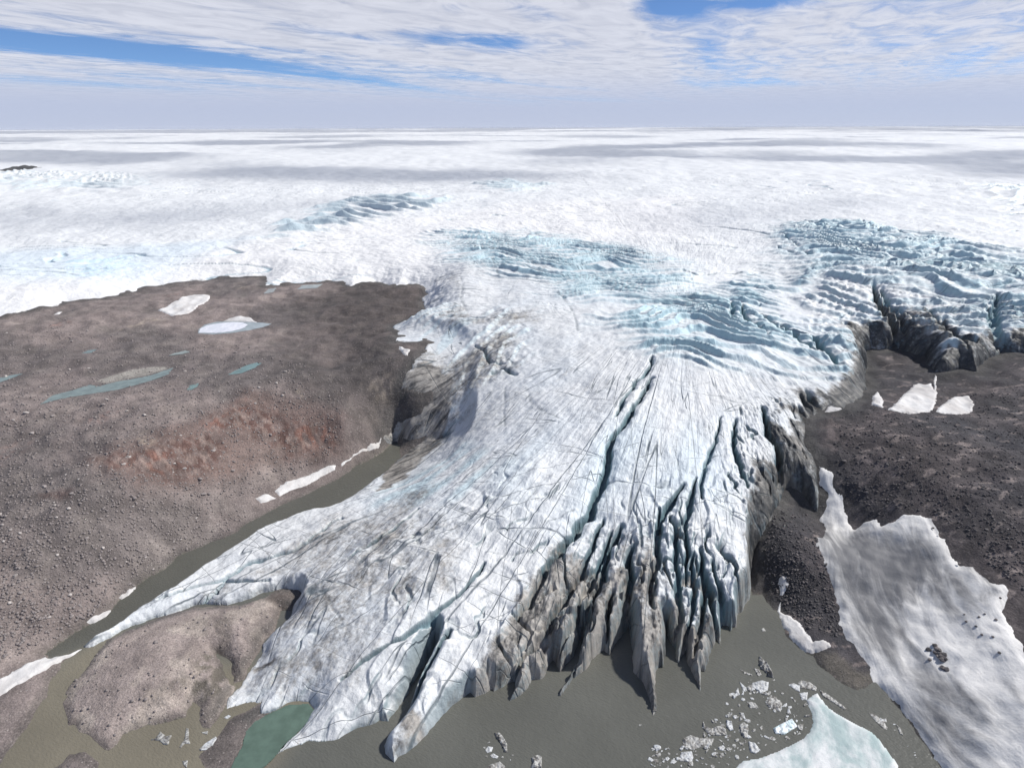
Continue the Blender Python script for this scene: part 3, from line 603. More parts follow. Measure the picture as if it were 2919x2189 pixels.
icef = Z['fall_right'] * (a1 * 8.0 + a7 * 4.0 + a5 * 1.8 * lod(13)) + Z['fall_mid'] * (a2 * 6.5 + a7 * 1.5) + Z['fall_low'] * (a2 * 7.0 + a7 * 1.8 + a5 * 1.2 * lod(13)) + Z['fall_edge'] * (a6 * 7.5 + a5 * 2.0 * lod(13) + ridged(FX / 9, FY / 9, 579) * 1.4) + Z['side'] * a3 * 3.4 * lod(16)
icef += Z['bumps'] * a4 * 11 + (Z['far_left'] + Z['far_right'] + Z['far_c']) * a4 * 11 + Z['blue_pit'] * a3 * 3
h += icef
q_ = ft / 5.5 + fbm(FX, FY, 30, 3, 700) * .9; qr = np.floor(q_); qf = np.abs(q_ - qr - .5)
slot = sstep(.16, .05, qf) * sstep(-.05, .35, pn(fs / 30 + qr * 5.3, qr * 2.1 + .5, 701) + Z['front'] * .28 + Z['frontr'] * .2 - .2) * np.clip(Z['front'] + Z['frontr'] * .8 + .35 * Z['tongue_low'], 0, 1) * sstep(1.0, 2.0, 5.5 / fcell)
q2 = ft / 2.9 + fbm(FX, FY, 18, 3, 705) * .8; q2r = np.floor(q2); q2f = np.abs(q2 - q2r - .5)
slot2 = sstep(.20, .04, q2f) * sstep(-.1, .3, pn(fs / 16 + q2r * 4.7, q2r * 1.9 + .5, 706)) * np.clip(Z['front'] + Z['frontr'] * .6, 0, 1)
h -= slot2 * 1.9
h += (ridged(ft / 2.4, fs / 13, 707) * .7 + ridged(ft / 5.5, fs / 9, 708) * .6) * np.clip(Z['front'] + Z['frontr'], 0, 1)
h -= slot * 4.6
tr_, tf_ = waves(ft, fs, 26, R(10), 580, 2.0)
h += ff0 * tr_ * 1.1 * Z['tongue_low']
h += fbm(FX, FY, 9, 3, 450, .6, fcell) * (.45 + .7 * Z['front'] + .6 * Z['side'] + .5 * Z['fall_right'])
blue = np.clip(Z['fall_right'] * (b1 * .7 + b7 * .3 + .22) + Z['fall_mid'] * (b2 * .9 + .16) + Z['fall_low'] * (b2 * .9 + .2) + Z['fall_edge'] * b6 * .7 + .65 * Z['bumps'] * b4 + .6 * (Z['far_left'] + Z['far_right'] + Z['far_c']) * b4 + Z['blue_pit'] * b3 + .4 * Z['side'] * b3, 0, 1)
# small open crevasses across the upper basin, drawn from noise
cz = ridged((FX + FY * .2) / 260, FY / 46, 460); cgate = sstep(.05, .4, fbm(FX, FY, 420, 2, 470)) * sstep(820, 1000, FR) * sstep(4200, 2800, FR) * sstep(1.2, 3.0, 9 / fcell)
gg = sstep(.90, .985, cz) * cgate * lod(30)
h -= gg * 4; 
cz2 = ridged((FX - FY * .35) / 120, (FY + FX * .25) / 30, 465); g2 = sstep(.92, .985, cz2) * sstep(.0, .35, fbm(FX, FY, 200, 2, 475)) * sstep(560, 700, FR) * sstep(1150, 950, FR) * lod(12)
h -= g2 * 2.0
# traced crevasses
cre = np.zeros(FX.size)
kx = fbm(FX, FY, 16, 3, 480) * 2.2; ky = fbm(FX, FY, 16, 3, 490) * 2.2
ink = np.zeros(FX.size)
for ln, hw, dp in CREVW:
    thin = hw < 1.3
    big = max(hw * 3.2, 6)
    bb = np.nonzero((FX > ln[:, 0].min() - big) & (FX < ln[:, 0].max() + big) & (FY > ln[:, 1].min() - big) & (FY < ln[:, 1].max() + big))[0]
    if not bb.size: continue
    d, t = linedist(FX[bb] + kx[bb] * min(1, hw / 2), FY[bb] + ky[bb] * min(1, hw / 2), ln, big)
    if thin:
        cw = fcell[bb] * .75 + .25
        ink[bb] = np.maximum(ink[bb], sstep(1.6, .5, d / cw) * np.clip(.75 + pn(FX[bb] / 15, FY[bb] / 15, 485) * 1.2, 0, 1)); c = sstep(2.5, .3, d / cw) * .35
        cre[bb] = np.maximum(cre[bb], c * dp * .4); continue
    wdt = hw * (.25 + 1.0 * np.sin(np.clip(t, .02, .98) * math.pi) ** .5)
    c = sstep(1.0, .25, d / wdt) + .25 * sstep(2.6, .6, d / wdt)
    cre[bb] = np.maximum(cre[bb], c * dp)
h -= cre
# margin: the surface drops to the ground or the water
inW = sstep(-12, 10, sdf(FX, FY, Wp, 30))
gentle = np.maximum(zone(FX, FY, P('380,1440 640,1290 800,1330 880,1500 820,1560 700,1640 450,1800'), 14, 40), zone(FX, FY, P('700,1130 800,900 1000,880 1000,1000 850,1120'), 14, 40))
rightm = sstep(0, 60, FX - FY * .30)
ew = inW * (6.0 + 18 * gentle) + (1 - inW) * (rightm * 22 + (1 - rightm) * (34 + 30 * sstep(700, 1000, FR)))
gent2 = zone(FX, FY, P('830,1050 835,880 850,720 930,690 1030,720 1030,900 940,1050'), 14, 40)
ew = ew * (1 - gent2) + 80 * gent2
pf = np.sin(np.clip(fsd / ew, 0, 1) * math.pi / 2) ** (.62 + .4 * (1 - inW) * (1 - rightm))
pf = np.where(fsd < 0, 0, pf)
top = base + h
z = np.where(fsd > 0, np.maximum(g, -2.5) + (np.maximum(top - np.maximum(g, -2.5), 1.5)) * pf, g - 1.0 + np.maximum(fsd * .5, -3))
z = np.where((fsd <= 0) & (g < 0), -3.0, z)
z = np.where((fsd > 0), np.maximum(z, np.where(fsd > 1.5, np.maximum(g, 0) + .4, z)), z)
# slope of the finished surface: steep faces shed dust; their shade is painted dark
_zg = np.zeros(nr * nc); _zg[sel] = z; _zg = _zg.reshape(nr, nc)
_gr = np.gradient(_zg, axis=0) / np.gradient(rs)[:, None]; _gt = np.gradient(_zg, axis=1) / (rs[:, None] * (th[1] - th[0]))
steep = np.hypot(_gr, _gt).ravel()[sel]; del _zg, _gr, _gt
steep = sstep(.75, 1.9, steep) * sstep(1150, 900, FR) * (fsd > 0)
# ice colour, with the shade of crevasses and steep faces painted in
n1 = fbm(FX, FY, 70, 4, 600); nf = pn(ft / 20, fs / 150, 610); nf2 = pn(ft / 7, fs / 60, 611)
alb = np.empty((FX.size, 3)); alb[:] = (.775, .79, .79); alb *= (1 - .06 * sstep(1050, 650, FR))[:, None]
def alay(m, c, k=1.0):
    global alb
    m = np.clip(m, 0, 1)[:, None] * k
    alb = alb * (1 - m) + np.array(c) * m
warm = zone(FX, FY, P('-200,640 300,560 700,500 1100,440 1500,420 1500,520 1000,520 950,620 560,600 0,700'), 60, 150)
alay(warm, (.86, .85, .835), .7)
alay(np.clip(.3 + n1, 0, 1) * sstep(1100, 700, FR), (.66, .73, .79), .35)
alay(blue * (1 - .3 * sstep(1100, 3000, FR)), (.38, .58, .66), .85)  # blue ice, with the shade of the down-glacier faces painted in
alay(zone(FX, FY, P('1010,1030 1100,960 1350,900 1560,900 1560,1100 1350,1120 1200,1180'), 30, 80) * np.clip(.4 + nf, 0, 1), (.62, .76, .84), .5)
alay(zone(FX, FY, P('820,1050 1000,960 1090,1000 1000,1080 800,1110'), 14, 40) * np.clip(.4 + nf2 * 1.5, 0, 1), (.45, .64, .70), .6)
alay(sstep(.5, 5, cre), (.17, .32, .38), .8)  # teal ice, darkened with depth as painted crevasse shade
alay(sstep(4, 9, cre) * sstep(900, 600, FR), (.055, .10, .12), .75)  # deep shade of the near crevasses, painted almost black
alay(slot, (.09, .17, .20), .85)  # shade inside the narrow slots painted over dirty ice
alay(steep * (.35 + .65 * np.maximum(Z['front'], np.maximum(Z['frontr'], Z['tongue_low'] * .8))), (.10, .175, .205), .8)  # painted shade on steep faces, strongest at the front
alay(ink, (.16, .19, .21), .5)
alay(np.clip(gg + g2 * .7, 0, 1), (.22, .38, .46), .7)
alay(zone(FX, FY, P('-100,540 300,530 520,520 300,600 60,610 -100,600'), 50, 130), (.66, .78, .86), .55)
# rock dust on the ice
dirt = np.zeros(FX.size)
def dz(px, f, k, zf=IB):
    global dirt
    dirt = np.maximum(dirt, zone(FX + fbm(FX, FY, 14, 2, 641) * 4, FY + fbm(FX, FY, 14, 2, 642) * 4, px, f * 1.7, zf=zf) * k)
dz(c7('820,1180 880,1000 1000,880 1060,700 1150,600 1240,480 1300,330 1400,220 1480,160 1420,300 1580,300 1600,350 1700,330 1700,420 1850,330 1900,480 1980,300 2050,280 2060,560 2120,600 2212,560 2260,750 2260,1100 2100,1400 1800,1400 1300,1300 900,1250'), 4, 1.12)
dz(c7('820,1180 880,1000 1000,880 1060,700 1150,640 1340,800 1400,900 1380,1100 1100,1250 900,1250'), 4, 1.25)
dz(c8('-20,820 60,860 110,780 150,830 200,840 260,830 300,760 320,820 290,900 220,1000 100,1300 0,1150'), 3, 1.2)
dz(c7('380,1350 430,1240 520,1260 560,1340 520,1430 440,1470 340,1560'), 3.5, 1.3)
dz(c7('220,1300 330,1210 400,1130 470,1080 520,1050 500,1130 400,1230 330,1330 240,1350'), 3.5, 1.15)
dz(c7('540,1350 800,1150 830,1180 650,1340 420,1580 380,1600'), 3, .75)
dz(c8('350,380 380,100 450,0 560,100 740,0 760,260 560,150 460,300 380,560 360,760 300,800 330,600 360,480'), 4, 1.5)
dz(c5('640,1659 700,1600 640,1500 740,1420 800,1480 860,1659'), 4, 1.3)
dz(c5('940,1170 1060,1100 1120,960 1230,900 1330,905 1300,1000 1200,1250 1060,1300 950,1270'), 6, 1.6)
dz(c5('1330,760 1450,800 1560,900 1640,1000 1720,1050 1560,1060 1450,960 1380,880'), 7, 1.4); dz(c5('1290,640 1400,640 1600,660 1760,760 1900,820 1950,880 1700,800 1500,820 1350,740'), 8, .95)
dz(c5('1500,940 1700,960 1900,930 2100,840 2260,820 2260,960 1950,1020 1700,1090 1560,1060'), 6, 1.1)
dz(c5('720,1160 900,1180 930,1300 830,1370 760,1290'), 5, 1.2)
dz(c4('380,1100 500,1040 650,1000 880,860 1050,760 1150,800 1060,960 1150,1030 900,1160 700,1250 560,1290 450,1200'), 8, .82); dz(c4('560,690 720,640 900,680 1250,650 1300,720 1000,760 700,760'), 10, .66)
dz(c4('600,390 760,400 800,560 820,680 700,690 760,560 700,460'), 8, .6); dz(c4('420,1130 560,1120 640,1180 520,1210 400,1170'), 5, .8)
dz(c4('250,1480 500,1340 880,1200 880,1260 620,1420 450,1560 320,1659 260,1540'), 4, .85); dz(c4('240,1500 500,1420 560,1450 450,1560 340,1659'), 3, 1.2)
dz(c6('1900,520 2212,330 2400,180 2700,0 2700,140 2400,400 2212,620 2000,800 1850,900 1640,960 1740,820 1900,700'), 12, .9); dz(c6('1700,420 1950,330 2212,200 2212,480 2000,480 1830,480'), 6, .6)
dz(c6('1020,640 1300,520 1450,410 1560,460 1800,400 1700,520 1400,580 1100,640'), 3, .55); dz(c6('1600,970 1830,900 1800,960 1650,1020'), 2.5, 1.25); dz(c6('2000,960 2100,900 2140,1000 2040,1060'), 3, .9); dz(c6('1500,1200 1640,1050 1800,1000 1900,1050 1700,1230'), 6, .5)
dz(c6('1650,1700 1750,1600 1900,1500 1880,1420 2000,1300 2020,1330 1900,1540 1800,1640'), 3, .7)
dz(c7('-60,620 0,330 200,150 330,0 420,0 250,230 80,420 0,560'), 9, .9)
dz(P('640,1330 800,1240 960,1160 1060,1180 960,1290 860,1360 760,1460 640,1540 560,1500'), 16, .66); dz(P('600,1290 760,1180 900,1100 1000,1110 900,1230 760,1400 640,1520 520,1500 560,1400'), 14, .68); dz(P('520,1250 700,1120 820,1090 900,1050 960,1060 800,1200 640,1260'), 10, .66)
lowz = lambda X, Y: 0 * X + 14.0
dz(P('840,820 900,760 980,760 1000,860 940,960 860,980 830,940'), 10, .75); dz(P('820,930 860,900 930,880 990,900 960,950 900,990 850,1010 820,985'), 5, 1.4, lowz); dz(P('840,960 890,940 900,990 850,1040 810,1060'), 4, 1.6, lowz)
dz(P('1010,1510 1080,1360 1150,1290 1240,1190 1420,1210 1460,1300 1560,1330 1640,1280 1600,1400 1500,1500 1420,1600 1200,1560'), 5, .6, lowz)
dz(c7('60,260 250,150 330,250 200,420 60,500'), 9, .6); dz(c7('100,1300 250,1180 0,1400 0,1440'), 5, .5)
dirt = np.maximum(dirt, sstep(5, 0, fsd) * .65 * sstep(1400, 1000, FR))
dirt = np.maximum(dirt, .13 * sstep(1000, 600, FR) + .16 * np.clip(nf2, 0, 1) * sstep(1000, 700, FR))
clean = zone(FX, FY, c6('545,862 640,800 800,700 1000,600 1300,470 1460,400 1430,440 1250,530 1050,640 900,720 700,820 580,885'), 2.0)
dirt *= (1 - clean * .95) * (1 - .22 * steep)
shade_dirt = np.zeros(FX.size)  # right margin: near-black dirt and painted shadow of the hollows
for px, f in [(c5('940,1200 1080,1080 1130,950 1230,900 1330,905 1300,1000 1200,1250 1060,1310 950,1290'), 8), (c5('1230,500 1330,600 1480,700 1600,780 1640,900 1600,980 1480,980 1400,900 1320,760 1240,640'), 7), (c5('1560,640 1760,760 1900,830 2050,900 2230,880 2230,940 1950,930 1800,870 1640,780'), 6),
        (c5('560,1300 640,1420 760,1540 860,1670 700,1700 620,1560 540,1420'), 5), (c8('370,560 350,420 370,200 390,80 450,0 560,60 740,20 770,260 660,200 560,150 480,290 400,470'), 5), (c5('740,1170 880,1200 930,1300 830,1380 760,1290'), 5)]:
    shade_dirt = np.maximum(shade_dirt, zone(FX + fbm(FX, FY, 14, 2, 643) * 5, FY + fbm(FX, FY, 14, 2, 644) * 5, px, f))
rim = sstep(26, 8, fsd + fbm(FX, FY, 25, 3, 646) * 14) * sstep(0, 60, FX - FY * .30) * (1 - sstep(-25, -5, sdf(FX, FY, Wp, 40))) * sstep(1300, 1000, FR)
shade_dirt = np.maximum(shade_dirt, rim)
dirt = np.maximum(dirt, shade_dirt * 1.1)
crk = np.clip(.35 + .9 * sstep(1300, 900, FR) + .2 * n1, 0, 1.2) * (1 - .7 * warm) * (1 - clean) * sstep(110, 330, rho)
dirt = np.maximum(dirt, slot * .9 * Z['front'])
full = lambda a, fill: (lambda o: (o.__setitem__(sel, a), o)[1])(np.full((nr * nc,) + a.shape[1:], fill, dtype=F))
ZZ = full(z, 0.0)
keep = (isd > -6).reshape(nr, nc); keep = keep[:-1, :-1] & keep[1:, 1:] & keep[:-1, 1:] & keep[1:, :-1]
gl = mesh_grid('glacier', np.stack([X, Y, ZZ], 1), nr, nc, keep, M_ICE, {'dirt': full(dirt, 0), 'shade_dirt': full(shade_dirt, 0), 'crk': full(crk, 0), 'fs': full(fs, 0), 'ft': full(ft, 0), 'rad': RR}, {'albedo': full(np.clip(alb, 0, 1), 0)})
gl['kind'] = 'structure'
del X, Y, RR, WX, WY, ZZ

# ------------------------------------------------------------------ draped sheets: snow patches, pools
def drape(name, px, mat, thick, label, cat, zf=None, group=None, level=None, edge=2.0, kind=None, wamp=1.0, step=None, poly=None):
    pl = np.array(poly) if poly is not None else (on_plane(px, level) if level is not None else on_surface(px, _gz1))
    lo, hi = pl.min(0) - 3, pl.max(0) + 3
    if step is None: step = max(.5, math.sqrt((hi[0] - lo[0]) * (hi[1] - lo[1]) / 26000.0))
    xs = np.arange(lo[0], hi[0], step); ys = np.arange(lo[1], hi[1], step)
    GX, GY = (a.ravel() for a in np.meshgrid(xs, ys))
    lam = max(6, step * 4)
    s = sdf(GX + fbm(GX, GY, lam, 3, 77, .6) * wamp * lam * .16, GY + fbm(GX, GY, lam, 3, 99, .6) * wamp * lam * .16, pl, 40)
    if level is not None: z_ = np.full(GX.size, level + .05)
    else: z_ = ground_z(GX, GY) + np.where(s > 0, thick * sstep(0, edge, s) * (1 + .3 * fbm(GX, GY, 18, 2, 12)) + .05, np.maximum(s, -2) * .8 - .1)
    kp = (s > (-.9 * step - .3)).reshape(len(ys), len(xs)); kp = kp[:-1, :-1] & kp[1:, 1:] & kp[:-1, 1:] & kp[1:, :-1]
    if not kp.any(): print('EMPTY', name, label); return None
    c = pl.mean(0)
    o = mesh_grid(name, np.stack([GX - c[0], GY - c[1], z_], 1), len(ys), len(xs), kp, mat)
    o.location = (c[0], c[1], 0)
    return tag(o, label, cat, group, kind)
for lab, pl, z0, colr in pond_data:
    if 'sand flat' in lab: continue
    drape('pond', None, mat_pond('pond_water', colr, .12), 0, None, None, level=z0, poly=pl, wamp=.6, kind='structure')
fz = pond_data[2]
drape('pond_ice', None, mat_snow('pond_ice_cover', (.50, .53, .60), .5, (.74, .75, .80), .12), 0, 'flat whitish ice sheet still floating on the largest plateau pond', 'pond ice', level=fz[2] + .12, wamp=.7, poly=on_plane(c3('1292,496 1300,472 1345,450 1420,437 1500,430 1570,432 1605,446 1570,470 1500,488 1400,498'), fz[2]))
SNOW = [
 (c3('1020,358 1060,340 1120,310 1180,270 1260,252 1360,255 1350,290 1280,330 1220,372 1120,395 1080,380'), 'large white snow patch on the brown plateau, above the frozen pond'),
 (c3('1440,428 1480,408 1560,392 1620,395 1640,415 1670,432 1560,426'), 'pale snow strip along the back shore of the frozen pond'),
 (c3('340,375 370,362 405,358 380,375'), 'tiny snow sliver near the ice edge at far left of plateau'),
 (c3('1780,1520 1820,1480 1900,1450 2020,1410 2100,1370 2175,1350 2175,1385 2080,1430 2000,1480 1880,1520 1810,1555'), 'long white snow strip at the foot of the red scarp'),
 (c3('1655,1570 1700,1545 1740,1540 1790,1570 1740,1590 1690,1598'), 'small snow patch at the lower end of the long strip below the scarp'),
 (c4('0,1640 100,1570 200,1510 262,1475 240,1545 160,1560 80,1600 0,1659'), 'narrow snow strip above dark gully beside the left ice margin'),
 (c6('560,710 620,670 700,630 740,630 690,680 620,720'), 'thin snow streak on the left river bank'),
 (c6('770,550 820,510 890,480 840,540 790,565'), 'small snow streak upstream on the left river bank'),
 (c6('-80,1100 0,1075 100,1020 240,955 290,940 450,920 540,880 480,925 420,950 300,1020 150,1100 30,1170 -80,1240'), 'white snow tongue lying across the spit at the left frame edge'),
 (c4('370,880 400,885 450,910 430,945 400,940'), 'little snow patch on dark rock below the left ice prong'),
 (c5('920,1310 945,1280 980,1262 1030,1275 1035,1295 980,1305'), 'small rounded snow patch beside the dark blocky crevasses'),
 (c5('1225,1265 1230,1210 1260,1185 1285,1215 1300,1250 1290,1285'), 'small triangular snow patch in the dark hollow'),
 (c5('1330,1300 1400,1230 1450,1180 1520,1120 1560,1130 1610,1125 1620,1150 1645,1190 1640,1240 1620,1300 1480,1315'), 'large white snow patch in the hollow on the right hill'),
 (c5('1640,1305 1690,1260 1760,1210 1850,1198 1890,1240 1880,1295 1800,1325 1700,1318'), 'oval snow patch, the rightmost in the hollow'),
 (c5('1625,1110 1635,1070 1650,1080 1640,1130 1645,1180 1630,1170'), 'thin snow streak above the large hollow patch'),
 (c8('525,620 545,600 575,605 578,660 560,700 540,700'), 'small upright snow patch high on the dark rock rib'),
 (c8('525,780 540,740 545,800 600,830 650,860 670,900 720,960 790,955 818,985 790,1010 710,1030 650,1010 600,950 560,890 530,830'), 'curved snow patch along the lagoon edge of the dark rock rib')]
for px, lab in SNOW:
    drape('snow_patch', px, M_SNOW, .9, lab, 'snow patch', group='snow patches on the rock', wamp=.5 if 'strip' in lab or 'streak' in lab else 1.0)
drape('snow_slope', c8('745,0 790,10 830,50 825,110 880,170 895,230 910,290 950,345 1000,300 1060,290 1100,330 1160,310 1220,265 1310,258 1370,280 1390,330 1440,400 1470,460 1530,540 1600,545 1640,600 1700,650 1780,650 1790,740 1760,800 1800,860 1850,950 1880,1030 1980,1180 2100,1500 2100,1900 1560,1900 1420,1659 1330,1520 1240,1380 1150,1280 1050,1190 1030,1110 980,1040 930,980 870,900 850,760 830,680 780,520 740,440 735,390 770,400 790,330 750,300 780,240 800,160 750,90'),
      M_SNOWD, 1.6, 'broad grey-streaked snow slope falling to the lagoon at lower right', 'snow slope', edge=5, step=1.3)
gp = c6('1480,1740 1500,1657 1540,1580 1580,1500 1600,1420 1650,1360 1740,1310 1870,1250 2000,1245 2040,1290 1950,1400 1850,1500 1750,1610 1650,1700')
drape('pond', gp, mat_pond('green_water', (.105, .155, .125), .2), 0, None, None, level=.35, kind='structure', wamp=.3)

npx = P('-90,384 -30,372 0,367 30,362 60,360 84,361 60,365 20,370 -20,380')
npl = on_surface(npx, IB); nlo, nhi = npl.min(0) - 20, npl.max(0) + 20
xs = np.linspace(nlo[0], nhi[0], 160); ys = np.linspace(nlo[1], nhi[1], 120); GX, GY = (a.ravel() for a in np.meshgrid(xs, ys))
s_ = sdf(GX + fbm(GX, GY, 90, 3, 5) * 20, GY + fbm(GX, GY, 90, 3, 6) * 20, npl, 120.); kp = (s_ > -12).reshape(120, 160)
nz_ = IB(GX, GY) + 12 * sstep(-10, 60, s_) + fbm(GX, GY, 60, 4, 7) * 5 - 3
mesh_grid('rock_ridge', np.stack([GX, GY, nz_], 1), 120, 160, kp[:-1, :-1] & kp[1:, 1:], M_GROUND, {'dark': np.ones(GX.size)}, {'albedo': np.full((GX.size, 3), .05)})['kind'] = 'structure'

# ------------------------------------------------------------------ stones
def rock_mesh(name, seed, mat, sub=2, flat=.7):
    bm = bmesh.new(); bmesh.ops.create_icosphere(bm, subdivisions=sub, radius=1)
    r_ = random.Random(seed); ax = [Vector((r_.gauss(0, 1), r_.gauss(0, 1), r_.gauss(0, 1))).normalized() for _ in range(7)]; dd = [r_.uniform(.55, .9) for _ in ax]
    for v in bm.verts:
        for a, d in zip(ax, dd):
            e = v.co.dot(a) - d
            if e > 0: v.co -= a * e
        v.co *= 1 + r_.uniform(-.05, .05); v.co.z = v.co.z * flat + .2
    me = bpy.data.meshes.new(name); bm.to_mesh(me); bm.free(); me.materials.append(mat); return me
def scatter(px_poly, n, seed):
    r_ = np.random.default_rng(seed); pp = np.array(px_poly); lo, hi = pp.min(0), pp.max(0); out = []
    while len(out) < n:
        c = r_.uniform(lo, hi, (n * 3, 2)); c = c[sdf(c[:, 0], c[:, 1], px_poly, 5.0) > 0]; out += list(c)
    return on_surface(out[:n], _gz1)
LEFT = c3('0,500 400,400 1000,480 1700,600 2212,800 2212,1250 1800,1480 1300,1659 0,1659'); LEFTN = P('-60,1110 550,1100 480,1160 330,1240 120,1380 -60,1460')
RIGHT = P('1800,900 2230,830 2230,1290 2150,1230 2080,1150 1990,1100 1880,1120 1810,1040'); RIB = c8('520,200 700,260 740,400 800,560 850,800 870,950 700,900 560,780 440,600 460,380')
ISL = ISLAND
snow_all = [on_surface(px, _gz1) for px, _ in SNOW]
def place_stones(poly, n, seed, protos, label, group, smin, smax, zf=ground_z):
    pts = scatter(poly, int(n * 1.4), seed); r_ = random.Random(seed)
    z_ = zf(pts[:, 0], pts[:, 1]); sl = land_sd(pts[:, 0], pts[:, 1]); si = sdf(pts[:, 0], pts[:, 1], Icp, 20.0); cnt = 0
    for (x, y), zz, a, b in zip(pts, z_, sl, si):
        if a < 2 or b > -4 or cnt >= n: continue
        o = bpy.data.objects.new('boulder', protos[r_.randrange(len(protos))]); COL.objects.link(o)
        s_ = smin + (smax - smin) * r_.random() ** 2.6
        o.location = (x, y, zz); o.scale = (s_ * r_.uniform(.8, 1.3), s_ * r_.uniform(.8, 1.2), s_ * r_.uniform(.7, 1)); o.rotation_euler = (r_.uniform(-.2, .2), r_.uniform(-.2, .2), r_.uniform(0, 6.28))
        tag(o, label, 'boulder', group); cnt += 1
PL = [rock_mesh('boulder', i, M_ROCKL) for i in range(6)]; PD = [rock_mesh('boulder', 20 + i, M_ROCKD) for i in range(5)]
place_stones(LEFT, 110, 1, PL, 'pale boulder among many on the brown plateau left of the glacier', 'boulders on the left plateau', .8, 2.2)
place_stones(LEFTN, 80, 2, PL, 'pale boulder among many on the slope above the left river bank', 'boulders on the left bank', .6, 1.5)
place_stones(RIGHT, 70, 3, PD, 'dark boulder among many on the dark hill right of the glacier', 'boulders on the right hill', .8, 1.8)
def stones_on(px, group, label, s_):
    r_ = random.Random(9); pts = on_surface(px, _gz1); z_ = ground_z(pts[:, 0], pts[:, 1])
    for (x, y), zz in zip(pts, z_):
        o = bpy.data.objects.new('boulder', PD[r_.randrange(5)]); COL.objects.link(o); k_ = s_ * r_.uniform(.7, 1.2)
        o.location = (x, y, zz + 1.6); o.scale = (k_, k_ * .9, k_ * .8); o.rotation_euler = (0, 0, r_.uniform(0, 6)); tag(o, label, 'boulder', group)
for q_, s__, lb in [(c3('935,1035')[0], 2.6, 'large round pale boulder above the red scarp'), (c3('288,1497')[0], 2.6, 'large pale boulder on the dark red outcrop at far left'), (c6('70,122')[0], 1.9, 'big pale boulder near the left frame edge above the river'),
        (c6('570,175')[0], 1.7, 'big pale boulder on the open slope right of the one near the frame edge'), (c6('370,270')[0], 1.8, 'big pale boulder halfway down the lower left slope'), (c6('135,535')[0], 2.2, 'big reddish-grey boulder low on the left slope'), (c6('65,595')[0], 1.9, 'big pale boulder lowest on the left slope by the frame edge'), (c6('945,300')[0], 1.5, 'pale boulder on the light scree above the river')]:
    a_ = on_surface([q_], _gz1); o = bpy.data.objects.new('boulder', PL[int(s__ * 10) % 6]); COL.objects.link(o)
    o.location = (a_[0, 0], a_[0, 1], float(ground_z(a_[:, 0], a_[:, 1])[0])); o.scale = (s__ * .75, s__ * .68, s__ * .62); o.rotation_euler = (0, 0, s__ * 3); tag(o, lb, 'boulder', 'large boulders on the left slope')
stones_on(c8('1555,870 1625,850 1655,832 1640,945 1700,962 1735,1050 1545,830 1720,855 1520,535 1375,350 1415,375 1610,900 1660,610 1745,735'), 'dark boulders on the grey snow slope', 'small dark boulder lying alone on the grey snow slope', .9)
stones_on(c8('1385,1000 1395,1020 1410,1045 1420,1060 1435,1050 1425,1075 1355,1075 1350,1020 1430,1115 1450,1120 1405,1030 1390,1040 1400,1060 1440,1070'), 'dark rocks in the clump on the snow slope', 'dark rock in the clump at the middle of the snow slope', 1.7)
def rubble(name, polys, n, seed, smin, smax, mat, label):
    r_ = np.random.default_rng(seed); P_ = np.concatenate([scatter(p_, int(n * f_), seed + i) for i, (p_, f_) in enumerate(polys)])
    z_ = ground_z(P_[:, 0], P_[:, 1]); ok = (land_sd(P_[:, 0], P_[:, 1]) > 1) & (sdf(P_[:, 0], P_[:, 1], Icp, 20.0) < -2)
    P_ = P_[ok]; z_ = z_[ok]; m_ = len(P_)
    bm = bmesh.new(); bmesh.ops.create_icosphere(bm, subdivisions=1, radius=1); bv = np.array([v.co[:] for v in bm.verts]); bf = np.array([[v.index for v in f.verts] for f in bm.faces]); bm.free()
    sc = smin + (smax - smin) * r_.random(m_) ** 3
    V = bv[None] * (1 + r_.uniform(-.28, .28, (m_, len(bv), 1))) * sc[:, None, None] * np.stack([r_.uniform(.8, 1.3, m_), r_.uniform(.8, 1.3, m_), r_.uniform(.5, .9, m_)], 1)[:, None]
    V += np.stack([P_[:, 0], P_[:, 1], z_ + sc * .2], 1)[:, None]
    FF = (bf[None] + (np.arange(m_) * len(bv))[:, None, None]).reshape(-1, 3)
    me = bpy.data.meshes.new(name); V = V.reshape(-1, 3).astype(F)
    me.vertices.add(len(V)); me.vertices.foreach_set('co', V.ravel()); me.loops.add(FF.size); me.loops.foreach_set('vertex_index', FF.ravel().astype(np.int32))
    me.polygons.add(len(FF)); me.polygons.foreach_set('loop_start', np.arange(0, FF.size, 3, dtype=np.int32)); me.update(calc_edges=True); me.materials.append(mat)
    o = bpy.data.objects.new(name, me); COL.objects.link(o); tag(o, label, 'rubble', None, 'stuff')
rubble('rubble', [(LEFT, .66), (LEFTN, .32), (ISL, .02)], 15000, 50, .25, 1.1, M_ROCKL, 'pale rubble strewn over the brown slopes left of the glacier')
rubble('rubble', [(RIGHT, .7), (RIB, .3)], 5000, 60, .3, 1.0, M_ROCKD, 'dark rubble strewn over the hill right of the glacier')

